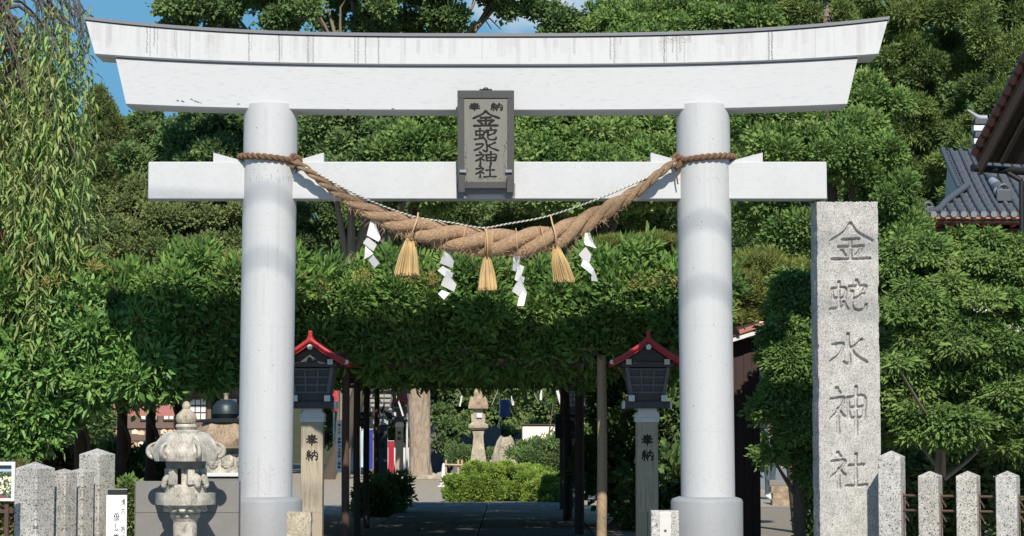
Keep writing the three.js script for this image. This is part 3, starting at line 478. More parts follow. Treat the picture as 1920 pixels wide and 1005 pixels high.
// ------------------------------------------------------------------ granite fences
function fencePost(w, h, peak) {                            // square shaft with a low pyramid top and worn arrises
  const c = 0.012, sh = box(w, h - peak, w, 0, 0, 0, c), a = w / 2 - 0.004, y = h - peak - 0.003;
  const top = poly([V(-a, y, -a), V(a, y, -a), V(a, y, a), V(-a, y, a), V(0, h, 0)], [0, 4, 1, 1, 4, 2, 2, 4, 3, 3, 4, 0]);
  const g = merge([sh, top]); return g;
}
{
  const variants = [M.granite, M.granite.clone(), M.granite.clone()]; variants[1].color = lin(0.93, 0.91, 0.88); variants[2].color = lin(1.0, 0.985, 0.95);
  const place = (name, label, w, h, peak, x, z, turn, mi, group) => {
    const o = thing(name, label, 'fence post', group); const s = mesh('shaft', metric(fencePost(w, h, peak), 1, rnd(), rnd()), variants[mi], o); o.position.set(x, 0, z); o.rotation.y = turn; return o;
  };
  const RT = -23 * Math.PI / 180;
  const t0 = at(1675, 845, 0.62); place('fence_end_post', 'taller granite fence post standing against the carved pillar', 0.245, t0.y, 0.06, t0.x, 0.50, RT, 0);
  const LBL = ['short granite fence post next to the taller end post, right side', 'short granite fence post second from the taller end post, right side', 'short granite fence post at the right edge of the picture'];
  const px = [1747, 1818.5, 1893], zz = [0.72, 0.88, 1.04], posts = [];
  for (let i = 0; i < 3; i++) { const q = at(px[i], 883, zz[i] + 0.1); const o = place('fence_post', LBL[i], 0.218, q.y, 0.05, q.x, zz[i], RT, (i + 1) % 3, 'granite fence posts on the right'); posts.push(o.position.clone()); }
  // rusty iron rails through the posts, one pair in every gap, and the flat iron strip on each post's side
  const dir = V(Math.cos(-RT), 0, Math.sin(-RT)).normalize(); const all = [V(t0.x, 0, 0.50), ...posts];
  const rail = thing('fence_rail', 'rusty brown iron rails and brackets joining the right granite fence posts', 'rail');
  for (let i = 0; i < all.length; i++) {
    const a = all[i], nxt = all[i + 1] || a.clone().addScaledVector(dir, 0.45), half = i ? 0.109 : 0.1225, d = nxt.clone().sub(a).setY(0).normalize();
    for (const py of [931, 959]) { const y = at(1780, py, 0.9).y; const p = a.clone().addScaledVector(dir, half - 0.01), q = nxt.clone().addScaledVector(dir, -0.118); p.y = q.y = y; p.z += 0.0; mesh('iron_bar', bar(p, q, 0.015, 8), M.iron, rail); const b0 = a.clone().addScaledVector(dir, half + 0.006); b0.y = y - 0.02; const b1 = b0.clone().addScaledVector(dir, 0.055); b1.y = y - 0.115; mesh('bracket', plank(b0, b1, 0.012, 0.012), M.iron, rail); }
    const s0 = a.clone().addScaledVector(dir, half + 0.004), s1 = s0.clone(); s0.y = 0; s1.y = at(1780, 926, 0.9).y; mesh('side_strip', plank(s0, s1, 0.01, 0.02), M.iron, rail);
  }
  seat(rail, all[1].x, 0, all[1].z);
  const LT = -28 * Math.PI / 180;
  const la = at(62, 866, 0.95); place('fence_corner_post', 'broad granite corner post beside the poster at the left edge', 0.30, la.y, 0.065, la.x, 0.85, LT, 0);
  const lb = at(117.5, 879, 0.55); place('fence_slat_post', 'short granite post just behind the broad left corner post', 0.20, lb.y, 0.03, lb.x, 0.47, LT, 1, 'short granite posts of the left fence');
  const lc = at(150, 878, 0.2); place('fence_slat_post', 'short granite post just before the tall rear granite post', 0.20, lc.y, 0.03, lc.x, 0.12, LT, 2, 'short granite posts of the left fence');
  const ld = at(179, 841, -0.15); place('fence_rear_post', 'tallest granite post of the left fence, behind the white notice', 0.285, ld.y, 0.06, ld.x, -0.26, LT, 2);
}
// two low stone markers by the gate legs
{
  const q = at(1246, 957, 0.75), o = thing('grooved_stone_stake', 'pale grooved stone block with a small hole before the right leg', 'stone block');
  const w = 52 / S(0.75), sm = M.graniteFine.clone(); sm.color = lin(1.15, 1.13, 1.08);
  mesh('block', box(w, q.y, 0.2, 0, 0, -0.006, 0.008), M.granite, o);
  mesh('smooth_band', box(w * 0.42, q.y - 0.012, 0.2, 0, 0, 0.002, 0.006), M.plaster, o);
  mesh('hole', new THREE.CylinderGeometry(0.014, 0.014, 0.01, 12).rotateX(Math.PI / 2).translate(0, q.y - 0.21, 0.1), M.iron, o);  // solid dark disc on the face, painted in for the shade of a hole
  o.position.set(q.x, 0, 0.75);
  const p = at(562, 960, 0.66), o2 = thing('weathered_stone_stake', 'weathered mottled stone block before the left gate leg', 'stone block');
  const sb = new THREE.BoxGeometry(44 / S(.66), p.y, 0.18, 6, 14, 4); { const pp = sb.attributes.position, n = tnoise(512, 40, 31); for (let i = 0; i < pp.count; i++) { const x = pp.getX(i), y = pp.getY(i), z = pp.getZ(i); pp.setXYZ(i, x + (n(y * 400, z * 400 + 90) - .5) * .016, y + (y > 0 ? (n(x * 500, z * 500) - .5) * .02 : 0), z + (n(x * 400 + 30, y * 400) - .5) * .018); } sb.computeVertexNormals(); }
  mesh('block', metric(sb.translate(0, p.y / 2, 0)), M.stoneWarm, o2); o2.position.set(p.x, 0, 0.66);
}
// ------------------------------------------------------------------ grey stone screen wall and the stone lanterns on the left
{
  const z = 0.56, a = at(253, 902, z), b = at(448, 902, z);
  const w = thing('stone_screen_wall', 'flat grey stone wall panel behind the pale stone lantern', 'wall'); const joint = (a.x + b.x) / 2 - 0.55;
  const H = a.y, rowsY = [0, H * 0.34, H * 0.68, H];
  for (let r = 0; r < 3; r++) for (const [x0, x1] of [[a.x, joint - 0.0015], [joint + 0.0015, b.x]]) mesh('stone_panel', metric(span(x0, x1, rowsY[r], rowsY[r + 1] - 0.003, z - 0.15, z, 0.003), 1, rnd(), rnd()), M.graniteGrey, w);
  seat(w, (a.x + b.x) / 2, 0, z);
}
function hexRoof(R, h, curl, x, y, z) {                       // six-sided lantern roof with swelling ribs and up-curled corners
  const n = 72, m = 12, pos = [], f = [];
  for (let j = 0; j <= m; j++) for (let i = 0; i <= n; i++) {
    const th = i / n * 2 * Math.PI, t = j / m, c = Math.pow(Math.abs(Math.cos(3 * th)), 6), r = R * lerp(0.34, 0.98, Math.pow(t, 0.72)) * (1 + (curl * c - 0.03) * t * t) * (1 + 0.02 * Math.cos(6 * th));
    const yy = h * (1 - Math.pow(t, 2.4) * 0.86) + h * 0.16 * c * Math.pow(t, 5) + 0.012 * Math.sin(t * 9) * (1 - c) * 0.6 + (c > 0.5 ? 0.012 : 0);
    pos.push(V(x + Math.cos(th) * r, y + yy, z + Math.sin(th) * r));
  }
  for (let i = 0; i <= n; i++) { const th = i / n * 2 * Math.PI; pos.push(V(x + Math.cos(th) * R * 0.93, y - 0.012, z + Math.sin(th) * R * 0.93)); }
  for (let i = 0; i <= n; i++) { const th = i / n * 2 * Math.PI; pos.push(V(x + Math.cos(th) * R * 0.5, y + 0.0, z + Math.sin(th) * R * 0.5)); }
  for (let j = 0; j < m + 2; j++) for (let i = 0; i < n; i++) { const a = j * (n + 1) + i, b = a + n + 1; f.push(a, a + 1, b, a + 1, b + 1, b); }
  return metric(toCreasedNormals(poly(pos, f), 0.6));
}
function scroll(R, th, x, y, z, s) { const g = []; for (let k = 0; k < 4; k++) { const a = k * 0.75, q = new THREE.TorusGeometry(s * (1 - k * 0.17), s * 0.42, 6, 14, 4.6); q.rotateY(-th + Math.PI / 2 + (k - 1.5) * 0.0); q.rotateY(Math.PI / 2); q.translate(x + Math.cos(th) * (R - k * s * 0.35), y + k * s * 0.32, z + Math.sin(th) * (R - k * s * 0.35)); g.push(q.toNonIndexed()); } return metric(merge(g)); }
function petals(n, R, r, h, x, y, z, up = 1) { const g = []; for (let i = 0; i < n; i++) { const th = (i + 0.5) / n * 2 * Math.PI, q = new THREE.SphereGeometry(1, 10, 8); q.scale(r, h, r * 0.5); q.rotateX(up * 0.5); q.rotateY(Math.PI / 2 - th); q.translate(x + Math.cos(th) * R, y, z + Math.sin(th) * R); g.push(q.toNonIndexed()); } return metric(merge(g)); }
{
  // lantern in front
  const z = 1.15, k = S(z), c = at(348, 900, z), Y = (py) => at(348, py, z).y, o = thing('stone_lantern', 'pale carved stone lantern standing before the grey wall', 'stone lantern'), x = c.x, r = (p) => p / k;
  mesh('shaft', lathe([[r(30), 0], [r(24), 0.12], [r(22), 0.3], [r(22), Y(977)], [r(24), Y(975)], [r(24), Y(973)], [r(22), Y(972)]], x, 0, z), M.stone, o);
  mesh('collar', lathe([[0, Y(973)], [r(25), Y(972)], [r(28), Y(968)], [r(27), Y(963)], [r(22), Y(961)], [0, Y(961)]], x, 0, z), M.stone, o);
  const lo = mesh('lotus_bowl', lathe([[0, Y(962)], [r(27), Y(962)], [r(38), Y(952)], [r(41), Y(946)], [0, Y(946)]], x, 0, z), M.stone, o);
  mesh('lotus_petals', petals(14, r(36), r(8), r(7), x, Y(953), z, -1), M.stone, lo);
  mesh('middle_slab', hexPrism(r(56), r(56), Y(924) - Y(946), x, Y(946), z, 0.02), M.stone, o);
  function hexPrism(R0, R1, h, X, y, Z, rot = 0) { const g = new THREE.CylinderGeometry(R1, R0, h, 6, 1); g.rotateY(rot + Math.PI / 6); g.translate(X, y + h / 2, Z); return metric(g); }
  // fire box: sill, lintel and six corner posts round a hollow, carved petals on the faces
  const fb = thing; const y0 = Y(925), y1 = Y(878);
  const box6 = mesh('fire_box', hexPrism(r(40), r(36), Y(908) - y0, x, y0, z, 0.1), M.stone, o);
    for (let i = 0; i < 6; i++) { const th = i / 6 * 2 * Math.PI + 0.1 + Math.PI / 6 + Math.PI / 6, px = x + Math.cos(th) * r(33), pz = z + Math.sin(th) * r(33); const g = box(r(13), y1 - Y(908), r(12), 0, 0, 0, 0.006); g.rotateY(-th + Math.PI / 2); g.translate(px, Y(908), pz); mesh('corner_post', metric(g), M.stone, o); }
  for (let i = 0; i < 6; i++) { const th = i / 6 * 2 * Math.PI + 0.1, g = box(r(30), y1 - Y(908) - 0.004, r(4), 0, 0, 0); if (Math.sin(th) > 0.5 && Math.cos(th) < 0) continue; g.rotateY(-th + Math.PI / 2); g.translate(x + Math.cos(th) * r(25), Y(908) + 0.001, z + Math.sin(th) * r(25)); mesh('side_panel', metric(g), M.stone, o); }
  for (const th of [0.25, 2.75, 4.2, 5.2, 1.15]) if (th !== 1.15) mesh('carved_petal', petalAt(th, r(37)), M.stone, o); else mesh('carved_petal', petalAt(0.85, r(36)), M.stone, o);
  function petalAt(th, R) { const g = []; for (let k2 = 0; k2 < 3; k2++) { const q = new THREE.SphereGeometry(1, 12, 8); q.scale(r(11 - k2 * 2.5), r(12 - k2 * 3), r(6)); q.rotateX(-0.5); q.rotateY(Math.PI / 2 - th); q.translate(x + Math.cos(th) * (R + k2 * r(2)), Y(897 + k2 * 6), z + Math.sin(th) * (R + k2 * r(2))); g.push(q.toNonIndexed()); } return metric(merge(g)); }
  mesh('fire_box_cap', hexPrism(r(36), r(38), Y(861) - Y(878), x, Y(878), z, 0.1), M.graniteGrey, o);
  const rf = mesh('roof', hexRoof(r(62), Y(812) - Y(862), 0.09, x, Y(862), z), M.stone, o);
  for (let i = 0; i < 6; i++) { const th = i / 6 * 2 * Math.PI + 0.02; mesh('corner_scroll', scroll(r(60), th, x, Y(846), z, r(11)), M.stone, rf); mesh('rib', tube([V(x + Math.cos(th) * r(22), Y(816), z + Math.sin(th) * r(22)), V(x + Math.cos(th) * r(42), Y(828), z + Math.sin(th) * r(42)), V(x + Math.cos(th) * r(61), Y(848), z + Math.sin(th) * r(61))], r(5), r(5), 10, 7), M.stone, rf); }
  mesh('neck_plate', lathe([[0, Y(815)], [r(24), Y(813)], [r(25), Y(809)], [r(22), Y(806)], [0, Y(806)]], x, 0, z), M.stone, o);
  mesh('finial_ring', lathe([[0, Y(807)], [r(16), Y(806)], [r(20), Y(800)], [r(18), Y(795)], [0, Y(793)]], x, 0, z), M.stone, o);
  mesh('finial_bulb', lathe([[0, Y(795)], [r(17), Y(793)], [r(20), Y(786)], [r(18), Y(778)], [r(10), Y(770)], [r(7), Y(767)], [r(8), Y(760)], [r(5), Y(754)], [0, Y(752)]], x, 0, z), M.stoneWarm, o);
  seat(o, x, 0, z);
}
{
  // larger lantern behind, half hidden by the gate leg
  const z = -1.1, k = S(z), c = at(423, 850, z), x = c.x, Y = (py) => at(423, py, z).y, r = (p) => p / k, o = thing('stone_lantern', 'larger stone lantern with a dark bronze bulb partly behind left gate leg', 'stone lantern');
  const hexP = (R0, R1, ya, yb, rot) => { const g = new THREE.CylinderGeometry(R1, R0, yb - ya, 6, 1); g.rotateY(rot); g.translate(x, (ya + yb) / 2, z); return metric(g); };
  mesh('pedestal', box(r(96), Y(894), r(90), x, 0, z, 0.02), M.graniteGrey, o);
  mesh('base_slab', span(x - r(52), x + r(52), Y(893), Y(886), z - r(50), z + r(50), 0.01), M.whitePlain, o);
  const bx = mesh('fire_box', hexP(r(42), r(42), Y(886), Y(851), 0.3), M.stone, o);
  for (const th of [0.55, 1.35, 2.1]) { const g = []; for (const [dx, dy, sx, sy] of [[0, 0, 12, 7], [-8, 7, 4, 9], [8, 7, 4, 9], [0, -5, 8, 3]]) { const q = new THREE.SphereGeometry(1, 10, 8); q.scale(r(sx), r(sy), r(5)); q.translate(r(dx), r(dy), 0); q.rotateY(Math.PI / 2 - th); q.translate(x + Math.cos(th) * r(38), Y(870), z + Math.sin(th) * r(38)); g.push(q.toNonIndexed()); } mesh('carved_relief', metric(merge(g)), M.stone, bx); }
  mesh('window_band', hexP(r(30), r(30), Y(851), Y(836), 0.3), M.stone, o);
  mesh('roof', hexRoof(r(60), Y(790) - Y(838), 0.08, x, Y(838), z), M.stoneBrown, o);
  mesh('bronze_plate', lathe([[0, Y(796)], [r(46), Y(792)], [r(47), Y(787)], [r(20), Y(784)], [0, Y(783)]], x, 0, z), M.bronze, o);
  mesh('bronze_bulb', lathe([[0, Y(786)], [r(18), Y(786)], [r(26), Y(776)], [r(25), Y(762)], [r(17), Y(752)], [r(6), Y(749)], [0, Y(749)]], x, 0, z), M.bronze, o);
  mesh('finial_tip', lathe([[0, Y(750)], [r(4), Y(750)], [r(4), Y(741)], [r(6), Y(738)], [0, Y(737)]], x, 0, z), M.stoneWarm, o);
  seat(o, x, 0, z);
}
// ------------------------------------------------------------------ notice board, poster
{
  const z = 0.95, a = at(200, 917, z), b = at(237, 1005, z), W = b.x - a.x, o = thing('notice_board', 'narrow white notice with black brush writing before the left fence', 'notice board');
  const tx = canvasTex(256, 768, (x) => {
    x.fillStyle = '#f1f2f2'; x.fillRect(0, 0, 256, 768); x.fillStyle = '#15151a'; 
    const c1 = ['sakai', 'uchi', 'ni', 'daku', 'tada', 'ru', 'no', 'te'], c2 = ['tada', 'shi', 'daku', 'ni', 'te'];
    x.fillStyle = '#3a3d44'; c1.forEach((g, i) => brush(x, g, 186, 30 + i * 74, 54, i % 3 === 2 ? 40 : 58, 6));
    x.fillStyle = '#101014'; c2.forEach((g, i) => brush(x, g, 96, 148 + i * 84, 66, i === 1 ? 64 : 62, 8));
  });
  const yT = a.y, h = 1.05;
  mesh('board', span(a.x, a.x + W, yT - h, yT - 0.062, z - 0.02, z), M.whitePlain, o);
  mesh('writing', new THREE.PlaneGeometry(W - 0.004, h - 0.064).translate(a.x + W / 2, yT - 0.063 - (h - 0.064) / 2, z + 0.003), std({ map: tx, roughness: 0.6 }), o);
  mesh('header', span(a.x + 0.012, a.x + W - 0.004, yT - 0.06, yT - 0.006, z - 0.02, z + 0.004), M.black, o);
  mesh('header_edge', span(a.x - 0.004, a.x + W + 0.004, yT - 0.006, yT + 0.004, z - 0.022, z + 0.006), M.greyPaint, o);
  mesh('stake', span(a.x + W / 2 - 0.03, a.x + W / 2 + 0.03, 0, yT - 0.1, z - 0.05, z - 0.022), M.woodBrown, o);
  seat(o, a.x + W / 2, 0, z);
  const zp = 1.5, p0 = at(-70, 866, zp), p1 = at(27, 940, zp), q = thing('poster_board', 'white framed photo poster of flowers at the left edge', 'poster');
  const ph = canvasTex(512, 384, (x) => {
    x.fillStyle = '#1d2a3c'; x.fillRect(0, 0, 512, 60); x.fillStyle = '#9fb4c4'; x.fillRect(0, 44, 512, 36); x.fillStyle = '#2f3d33'; x.fillRect(0, 74, 512, 330);
    for (let i = 0; i < 900; i++) { x.fillStyle = ['#5a6d48', '#7f8a5c', '#39492f', '#6c7a68', '#22301f'][Math.floor(rnd() * 5)]; x.beginPath(); x.arc(rnd() * 512, rr(80, 384), rr(4, 14), 0, 7); x.fill(); }
    for (let i = 0; i < 240; i++) { x.fillStyle = ['#d9cfa6', '#efe9d8', '#c6b98a', '#e6e2dc', '#9fb29a'][Math.floor(rnd() * 5)]; x.beginPath(); x.arc(rnd() * 512, rr(130, 330), rr(4, 13), 0, 7); x.fill(); }
    x.fillStyle = '#8a4148'; x.beginPath(); x.moveTo(0, 300); x.lineTo(260, 290); x.lineTo(480, 384); x.lineTo(0, 384); x.fill();
  });
  mesh('frame', span(p0.x, p1.x, p1.y, p0.y, zp - 0.04, zp, 0.006), M.whitePlain, q);
  mesh('photo_print', new THREE.PlaneGeometry(p1.x - p0.x - 0.07, p0.y - p1.y - 0.07).translate((p0.x + p1.x) / 2, (p0.y + p1.y) / 2, zp + 0.003), std({ map: ph, roughness: 0.4 }), q);
  for (const x of [p0.x + 0.05, p1.x - 0.09]) mesh('leg', span(x - 0.02, x + 0.02, 0, p1.y + 0.05, zp - 0.08, zp - 0.041), M.woodBrown, q);
  mesh('brace', span(p0.x, p1.x - 0.03, at(0, 959, zp).y - 0.02, at(0, 959, zp).y + 0.018, zp - 0.1, zp - 0.08), M.woodBrown, q);
  seat(q, (p0.x + p1.x) / 2, 0, zp);
}
// ------------------------------------------------------------------ wooden lanterns
const dedicate = canvasTex(128, 512, (x) => { x.clearRect(0, 0, 128, 512); x.fillStyle = '#fff'; x.fillRect(0, 0, 128, 512); x.fillStyle = '#14110f'; brush(x, 'hou', 28, 72, 72, 62, 6.5); brush(x, 'nou', 28, 160, 72, 62, 6.5); for (let i = 0; i < 260; i++) { x.fillStyle = `rgba(80,64,44,${rr(0.04, 0.2)})`; x.fillRect(rnd() * 128, rnd() * 512, rr(1, 3), rr(10, 120)); } });
function woodLantern(label, x, z, dark, group, roofRed = M.redRoof) {
  const o = thing('wooden_lantern', label, 'wooden lantern', group), pm = dark === 'pale' ? M.woodPost : M.woodGrey, bm = M.woodGrey, lm = std({ color: lin(0.15, 0.16, 0.165), map: rep(woodMap, 2), roughness: 0.8 }), w = 0.136;
  for (const s of [-1, 1]) mesh('post_half', box(w - 0.004, 1.69, 0.22, s * w / 2, 0, 0, 0.006), pm, o);
  const fm = pm.clone(); fm.map = dedicate;
  mesh('dedication', new THREE.PlaneGeometry(2 * w - 0.016, 1.1).translate(0, 1.69 - 0.55, 0.1135), fm, o);
  mesh('cap', [box(0.30, 0.055, 0.26, 0, 1.69, 0, 0.008), slab([V(-0.15, 1.745, 0.13), V(0.15, 1.745, 0.13), V(0.15, 1.79, 0.13), V(0.115, 1.825, 0.13), V(0.115, 1.855, 0.13), V(-0.115, 1.855, 0.13), V(-0.115, 1.825, 0.13), V(-0.15, 1.79, 0.13)], V(0, 0, -0.26))], M.whitePlain, o);
  for (const zz of [0.17, -0.17]) { const b = mesh('cross_beam', box(0.56, 0.085, 0.07, 0, 1.858, zz, 0.006), bm, o); for (const s of [-1, 1]) mesh('white_end', box(0.022, 0.088, 0.074, s * 0.288, 1.8565, zz), M.whitePlain, b); }
  for (const s of [-1, 1]) { const b = mesh('cross_beam', box(0.07, 0.07, 0.56, s * 0.2, 1.944, 0, 0.006), bm, o); for (const e of [-1, 1]) mesh('white_end', box(0.074, 0.073, 0.022, s * 0.2, 1.9425, e * 0.288), M.whitePlain, b); }
  // tapering body: wider at the top
  const y0 = 1.945, y1 = 2.36, b0 = 0.185, b1 = 0.255, at2 = (t) => lerp(b0, b1, t), P = (sx, sz, t, k = 1) => V(sx * at2(t) * k, lerp(y0, y1, t), sz * at2(t) * k);
  for (const sx of [-1, 1]) for (const sz of [-1, 1]) mesh('corner_post', plank(P(sx, sz, 0), P(sx, sz, 1), 0.042, 0.042), lm, o);
  for (const [ax, az] of [[0, 1], [0, -1], [1, 0], [-1, 0]]) {
    const Q = (u, t, k = 1) => ax ? V(ax * at2(t) * k, lerp(y0, y1, t), u * at2(t)) : V(u * at2(t), lerp(y0, y1, t), az * at2(t) * k);
    mesh('pane', poly([Q(-0.9, 0.24, 0.93), Q(0.9, 0.24, 0.93), Q(0.9, 0.95, 0.93), Q(-0.9, 0.95, 0.93)], (ax + az) > 0 ? [0, 1, 2, 0, 2, 3] : [0, 2, 1, 0, 3, 2]), dark === 'far' ? M.shoji : M.shojiDark, o);
    mesh('lower_panel', slab([Q(-0.9, 0.0, 0.98), Q(0.9, 0.0, 0.98), Q(0.9, 0.25, 0.98), Q(-0.9, 0.25, 0.98)], V(-ax * 0.02, 0, -az * 0.02)), bm, o);
    for (const u of [-0.33, 0.33]) mesh('lattice_bar', plank(Q(u, 0.24), Q(u, 0.95), 0.018, 0.018), lm, o);
    for (const t of [0.26, 0.48, 0.71, 0.94]) mesh('lattice_bar', plank(Q(-0.92, t, 0.985), Q(0.92, t, 0.985), 0.018, 0.02), lm, o);
  }
  const hd = mesh('head_beam', [box(0.62, 0.06, 0.06, 0, 2.362, 0.27, 0.004), box(0.62, 0.06, 0.06, 0, 2.362, -0.27, 0.004), box(0.06, 0.058, 0.6, 0.235, 2.395, 0, 0.004), box(0.06, 0.058, 0.6, -0.235, 2.395, 0, 0.004)], bm, o);
  for (const s of [-1, 1]) mesh('white_end', box(0.066, 0.066, 0.02, s * 0.235, 2.391, 0.312), M.whitePlain, hd);
  mesh('gable_board', slab([V(-0.30, 2.42, 0.27), V(0.30, 2.42, 0.27), V(0, 2.62, 0.27)], V(0, 0, -0.54)), bm, o);
  // curved roof: two slopes, thick red edge
  const prof = [[0, 2.685], [0.10, 2.61], [0.22, 2.53], [0.34, 2.46], [0.445, 2.41]];
  for (const s of [-1, 1]) {
    const pts = [], f = [], th = 0.045; for (const zz of [0.42, -0.42]) { prof.forEach(([a, b]) => { pts.push(V(s * a, b, zz), V(s * a, b - th, zz)); }); }
    const n = prof.length, q = n * 2; for (let i = 0; i < n - 1; i++) { const a = i * 2; f.push(a, a + 1, a + 2, a + 2, a + 1, a + 3, q + a, q + a + 2, q + a + 1, q + a + 2, q + a + 3, q + a + 1, a, a + 2, q + a, a + 2, q + a + 2, q + a, a + 1, q + a + 1, a + 3, a + 3, q + a + 1, q + a + 3); } f.push(q - 2, q - 1, 2 * q - 2, q - 1, 2 * q - 1, 2 * q - 2);
    const rs = mesh('roof_slope', poly(pts, f), roofRed, o);
    mesh('barge_board', tube(prof.map(([a, b]) => V(s * a, b + 0.012, 0.43)), 0.028, 0.024, 12, 8), roofRed, rs);
    mesh('barge_board', tube(prof.map(([a, b]) => V(s * a, b + 0.012, -0.43)), 0.028, 0.024, 12, 8), roofRed, rs);
    mesh('white_end', new THREE.CylinderGeometry(0.027, 0.027, 0.03, 10).rotateZ(Math.PI / 2).rotateY(0.5 * s).translate(s * 0.445, 2.418, 0.44), M.whitePlain, rs);
  }
  mesh('ridge_pole', new THREE.CylinderGeometry(0.04, 0.04, 0.9, 12).rotateX(Math.PI / 2).translate(0, 2.70, 0), roofRed, o);
  mesh('ridge_end', new THREE.CylinderGeometry(0.032, 0.032, 0.03, 12).rotateX(Math.PI / 2).translate(0, 2.60, 0.46), M.whitePlain, o);
  mesh('finial', box(0.05, 0.10, 0.06, 0, 2.70, 0.40, 0.008), roofRed, o);
  o.position.set(x, 0, z); return o;
}
{
  const z = -2.95, l = at(586.5, 800, z), r = at(1212.5, 800, z);
  woodLantern('red roofed wooden lantern on a pale sunlit post beside the left gate leg', l.x, z, 'pale', 'front pair of red roofed lanterns');
  woodLantern('red roofed wooden lantern on a shaded grey post beside the right gate leg', r.x, z, 'pale', 'front pair of red roofed lanterns');
  const z2 = -20; woodLantern('dark wooden lantern under the trellis with pale window grid, left of path', at(714, 800, z2).x, z2, 'far', 'rear pair of dark lanterns', M.woodGrey);
  woodLantern('dark wooden lantern under the trellis hidden behind the right posts', at(1082, 800, z2).x, z2, 'far', 'rear pair of dark lanterns', M.woodGrey);
  const z3 = -52; woodLantern('small distant wooden lantern with white capped inscribed post left of the tall rock', at(749, 800, z3).x, z3, 'pale');
}
// ------------------------------------------------------------------ trellis timbers
const trellisPosts = [];
{
  const t = thing('wisteria_trellis', 'long dark timber trellis carrying the leafy canopy over the path', 'trellis');
  const post = (px, z, r, mat, h = 2.5, nm = 'post') => { const p = at(px, 850, z); const g = tube([V(p.x, 0, z), V(p.x + rr(-.02, .02), h * 0.5, z), V(p.x + rr(-.015, .015), h, z)], r * 1.05, r * 0.95, 8, 12); mesh(nm, g, mat, t); trellisPosts.push([p.x, z]); };
  post(649, -4.2, 0.05, M.woodBrown); post(671, -7.6, 0.05, M.woodBrown); post(688, -11.5, 0.05, M.woodBrown); post(706, -17, 0.05, M.woodBrown);
  post(1127, -3.9, 0.064, M.log, 2.55, 'debarked_post'); post(1086, -8, 0.068, M.woodBrown); post(1062, -13, 0.06, M.woodBrown); post(1055, -18, 0.06, M.woodBrown);
  for (const [px, z] of [[150, -5], [228, -7], [283, -8.5], [335, -12], [402, -15], [30, -5]]) post(px, z, 0.075, M.woodBrown);
  const cross = (x0, x1, y, z, w, h, mat = M.woodBrown) => mesh('cross_beam', span(x0, x1, y, y + h, z - w / 2, z + w / 2, 0.01), mat, t);
  for (const z of [-4.1, -6.6, -9.0, -11.5, -14, -16.5, -18.4]) cross(-7.4, 1.75, 2.40, z, 0.12, 0.14, M.woodBrown);
  for (const x of [-6.6, -5.5, -4.6, -3.4, -2.15, -0.6, 1.05]) mesh('long_beam', span(x - 0.05, x + 0.05, 2.54, 2.64, -18.6, -3.8), M.woodBrown, t);
  seat(t, -0.5, 0, -12);
}
// things hung on the trellis: notices, paper tags, dark box
{
  const z = -5.2, a = at(629.5, 788, z), b = at(642.5, 886, z), o = thing('hanging_notice', 'narrow white hanging notice with red and black writing by the left lantern', 'notice board');
  const tx = canvasTex(96, 640, (x) => { x.fillStyle = '#f4f4f4'; x.fillRect(0, 0, 96, 640); x.fillStyle = '#c03040'; ['hou', 'ni', 'no'].forEach((g, i) => brush(x, g, 28, 40 + i * 46, 40, 36, 9)); x.fillStyle = '#2a2e40'; ['kin', 'nou', 'no', 'ru', 'tada', 'kami', 'shi', 'sakai', 'hou'].forEach((g, i) => brush(x, g, 26, 206 + i * 44, 46, 36, 8)); });
  mesh('board', span(a.x, b.x, b.y, a.y, z - 0.015, z), M.whitePlain, o);
  mesh('writing', new THREE.PlaneGeometry(b.x - a.x - 0.004, a.y - b.y - 0.004).translate((a.x + b.x) / 2, (a.y + b.y) / 2, z + 0.003), std({ map: tx, roughness: 0.7 }), o);
  mesh('cord', bar(V((a.x + b.x) / 2, a.y, z - 0.007), V((a.x + b.x) / 2, 2.44, z - 0.007), 0.004, 5), M.black, o);
  seat(o, (a.x + b.x) / 2, b.y, z);
  const zb = -14, c = at(1041, 776, zb), d = at(1078, 822, zb), q = thing('dark_box_sign', 'dark blue box with small white writing on the right trellis post', 'sign');
  mesh('box', span(c.x, d.x, d.y, c.y, zb - 0.2, zb, 0.01), std({ color: lin(0.028, 0.042, 0.07), roughness: 0.5 }), q);
  mesh('lettering', [[-0.02, 0.02], [0.05, -0.01], [0.1, 0.015], [0.135, -0.005]].map(([u, v]) => box(0.03, 0.045, 0.004, (c.x + d.x) / 2 + u, c.y - 0.12 + v, zb + 0.002)), M.whitePlain, q);
  mesh('support', span((c.x + d.x) / 2 + 0.05, (c.x + d.x) / 2 + 0.12, 0, d.y, zb - 0.15, zb - 0.08), M.woodBrown, q);
  seat(q, (c.x + d.x) / 2, 0, zb);
  const strips = [[733, 719, 752, 760, 7], [868, 726, 850, 757, 6], [866, 742, 862, 762, 3], [935, 728, 922, 760, 6], [998, 726, 1010, 758, 5], [1015, 712, 1014, 750, 4], [1043, 726, 1052, 758, 5], [1053, 720, 1059, 756, 5], [960, 742, 962, 760, 4], [744, 742, 756, 780, 3]];
  const words = ['leftmost', 'pale slim', 'thin short', 'dull slim', 'pale upright', 'tall white', 'twisted pale', 'straight pale', 'small white', 'short grey'];
  strips.forEach(([x0, y0, x1, y1, w], i) => { const zz = -20.5 - i * 0.12, p = at(x0, y0, zz), q2 = at(x1, y1, zz), s = thing('paper_strip', words[i] + ' slanting paper strip hanging under the far trellis edge', 'paper strip', 'paper strips under the trellis edge'); const g = plank(p, q2, w / S(zz), 0.006); mesh('strip', g, i % 3 === 1 ? std({ color: lin(0.34, 0.35, 0.35), roughness: 0.9 }) : M.paper, s); mesh('thread', bar(p, V(p.x, 2.42, p.z), 0.003, 4), M.black, s); seat(s, q2.x, q2.y, zz); });
}

